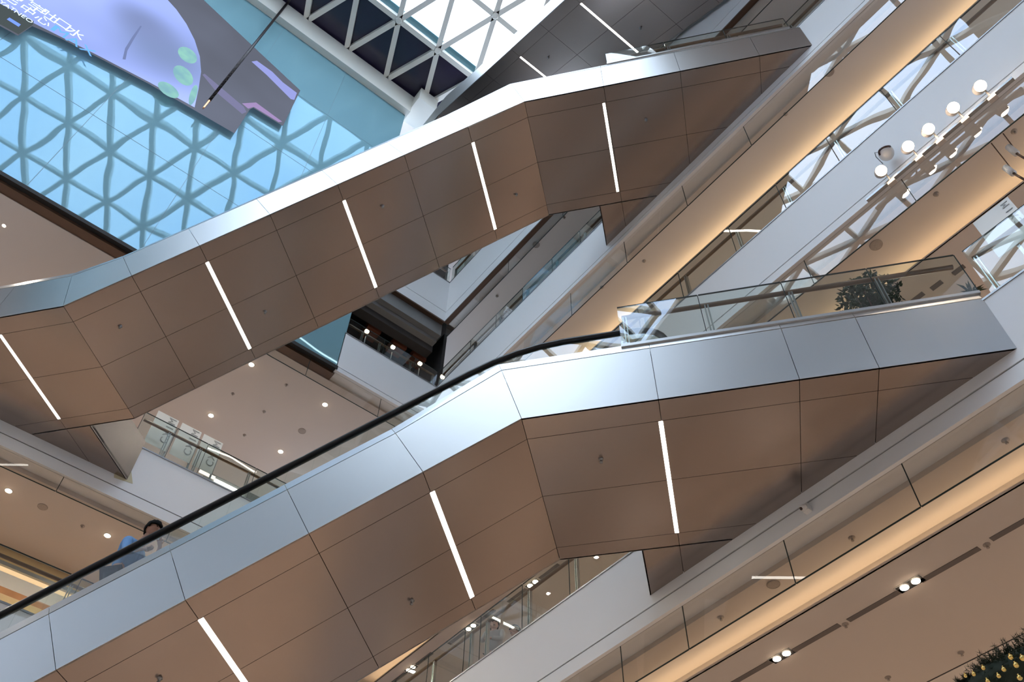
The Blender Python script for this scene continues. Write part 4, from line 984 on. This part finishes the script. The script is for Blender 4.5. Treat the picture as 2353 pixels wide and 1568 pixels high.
# ------------------------------------------------------------------ plants on the lower landing
def leafy(name, label, base, top_h, rad, n, leaf, zc, flat_=0.8, seed=1, cat='potted plant'):
    rnd = random.Random(seed); root = empty(name, label, cat, loc=base)
    b = Vector(base); mb = MB(); mb.lathe(b, [(0.13, 0), (0.17, 0.02), (0.20, 0.34), (0.21, 0.36), (0.18, 0.36), (0.17, 0.30)], 20); mb.build('planter', M['pot'], root, True)
    mb = MB(); mb.lathe(b, [(0.17, 0.30), (0.17, 0.315)], 16); mb.build('soil', M['soil'], root)
    mb = MB()
    for k in range(9):
        a = rnd.uniform(0, 6.28); e = b + Vector((math.cos(a)*rad*.6, math.sin(a)*rad*.6, zc + rnd.uniform(-.1, .25))); m_ = (b+e)/2 + Vector((rnd.uniform(-.05, .05), rnd.uniform(-.05, .05), .1))
        mb.tube([b+Vector((0, 0, .3)), m_, e], [.016, .012, .005], 6)
    mb.build('stem', M['brown'], root)
    mb = MB()
    for k in range(n):
        while True:
            v = Vector((rnd.uniform(-1, 1), rnd.uniform(-1, 1), rnd.uniform(-1, 1)))
            if 0.25 < v.length < 1: break
        p = b + Vector((v.x*rad, v.y*rad, zc + v.z*rad*flat_)); d = Vector((rnd.uniform(-1, 1), rnd.uniform(-1, 1), rnd.uniform(-.8, .6))).normalized(); s = d.orthogonal().normalized()*leaf*.28
        L = leaf*rnd.uniform(.7, 1.3); u_ = d.cross(s).normalized()*leaf*.06
        mb.add([p, p+d*L*.4+s+u_, p+d*L, p+d*L*.4-s+u_, p+d*L*.45-u_], [(0, 1, 4), (1, 2, 4), (2, 3, 4), (3, 0, 4)])
    o = mb.build('foliage', M['leaf'], root); to_local(root); return root
p = at_l(2000, 690, 0.62)
leafy('leafy_plant', 'bushy dark green plant behind the lower landing glass', (p.x, p.y, 8.88), 1, 0.42, 900, 0.085, p.z-8.88, 0.75, 5)
p = at_l(2230, 668, 0.5)
root = empty('spiky_plant', 'small spiky plant at the right end of the landing glass', 'potted plant', loc=(p.x, p.y, 8.88)); b = Vector(root.location)
mb = MB(); mb.lathe(b, [(0.09, 0), (0.12, 0.22), (0.12, 0.24), (0.10, 0.24)], 18); mb.build('planter', M['pot'], root, True)
mb = MB(); rnd = random.Random(4)
for k in range(26):
    a = rnd.uniform(0, 6.28); L = rnd.uniform(.12, .26); z0_ = p.z-8.88-.12; q0 = b+Vector((0, 0, z0_)); q1 = q0+Vector((math.cos(a)*L*.5, math.sin(a)*L*.5, L*.5)); q2 = q0+Vector((math.cos(a)*L, math.sin(a)*L, L*.45)); s = Vector((-math.sin(a), math.cos(a), 0))*.016
    mb.add([q0-s*.5, q0+s*.5, q1+s, q1-s, q2], [(0, 1, 2, 3), (3, 2, 4)])
mb.build('foliage', M['leaf'], root)
mb = MB(); mb.tube([b+Vector((0, 0, .2)), b+Vector((0, 0, p.z-8.88-.1))], .012, 6); mb.build('stem', M['brown'], root); to_local(root)

# ------------------------------------------------------------------ fir garland on the lowest parapet, lower right corner
GY, GZ, GX = -7.95, 4.66, 3.42
root = empty('garland', 'thick dark green fir garland with gold balls at the lower right corner', 'garland', loc=(1.5, GY, 4.50))
rnd = random.Random(11); mb = MB()
mb.tube([(GX-.02, GY, GZ-.06), (GX-.25, GY, GZ-.02), (-1.5, GY, GZ-.02)], [.04, .125, .125], 14); mb.build('wire_core', M['needle'], root, True)
mb = MB()
for k in range(2600):
    x = GX - rnd.random()**1.0*4.6; a_ = rnd.uniform(0, 6.28); taper = min(1.0, 0.35 + (GX-x)*1.6)
    c0 = Vector((x, GY, GZ)); d = Vector((rnd.uniform(-.9, .9), math.cos(a_), math.sin(a_))).normalized(); L = rnd.uniform(.13, .24)*taper
    st_ = c0 + d*0.06; e = c0 + d*L
    for q in range(9):
        t = q/8; pp = st_ + (e-st_)*t
        for s_ in range(3):
            dd = (d*.8 + Vector((rnd.uniform(-1, 1), rnd.uniform(-1, 1), rnd.uniform(-1, 1)))*.8).normalized(); w_ = dd.orthogonal().normalized()*.0028
            mb.add([pp-w_, pp+w_, pp+dd*.045], [(0, 1, 2)])
mb.build('needles', M['needle'], root); to_local(root)
for i, (a, b, rr, t) in enumerate(((2323, 1511, .030, 'highest gold ball on the garland'), (2350, 1513, .032, 'gold ball at the right picture edge on the garland'), (2335, 1529, .030, 'gold ball just below the highest ones on the garland'),
                (2307, 1539, .026, 'gold ball left of centre on the garland, below the highest'), (2260, 1536, .024, 'gold ball on the upper left rim of the garland'), (2238, 1550, .024, 'second gold ball down the left rim of the garland'),
                (2219, 1554, .020, 'gold ball lowest on the left rim of the garland'), (2295, 1554, .024, 'gold ball near the bottom edge, middle of the garland'), (2270, 1566, .024, 'gold ball cut by the bottom picture edge'), (2343, 1558, .028, 'dull gold ball low at the right edge of the garland'))):
    p = at_y(a, b, GY+.215); rr *= 0.85; ro = empty('bauble', t, 'bauble', 'gold balls hung on the garland', loc=p)
    mb = MB(); mb.ball(p, rr, 16); mb.build('ball', M['gold'], ro, True)
    mb = MB(); mb.lathe(p+Vector((0, 0, rr*0.95)), [(.008, 0), (.008, .012)], 8); mb.tube([p+Vector((0, 0, rr+.005)), p+Vector((0, -.06, rr+.03))], .0015, 5); mb.build('cap', M['gold'], ro); to_local(ro)
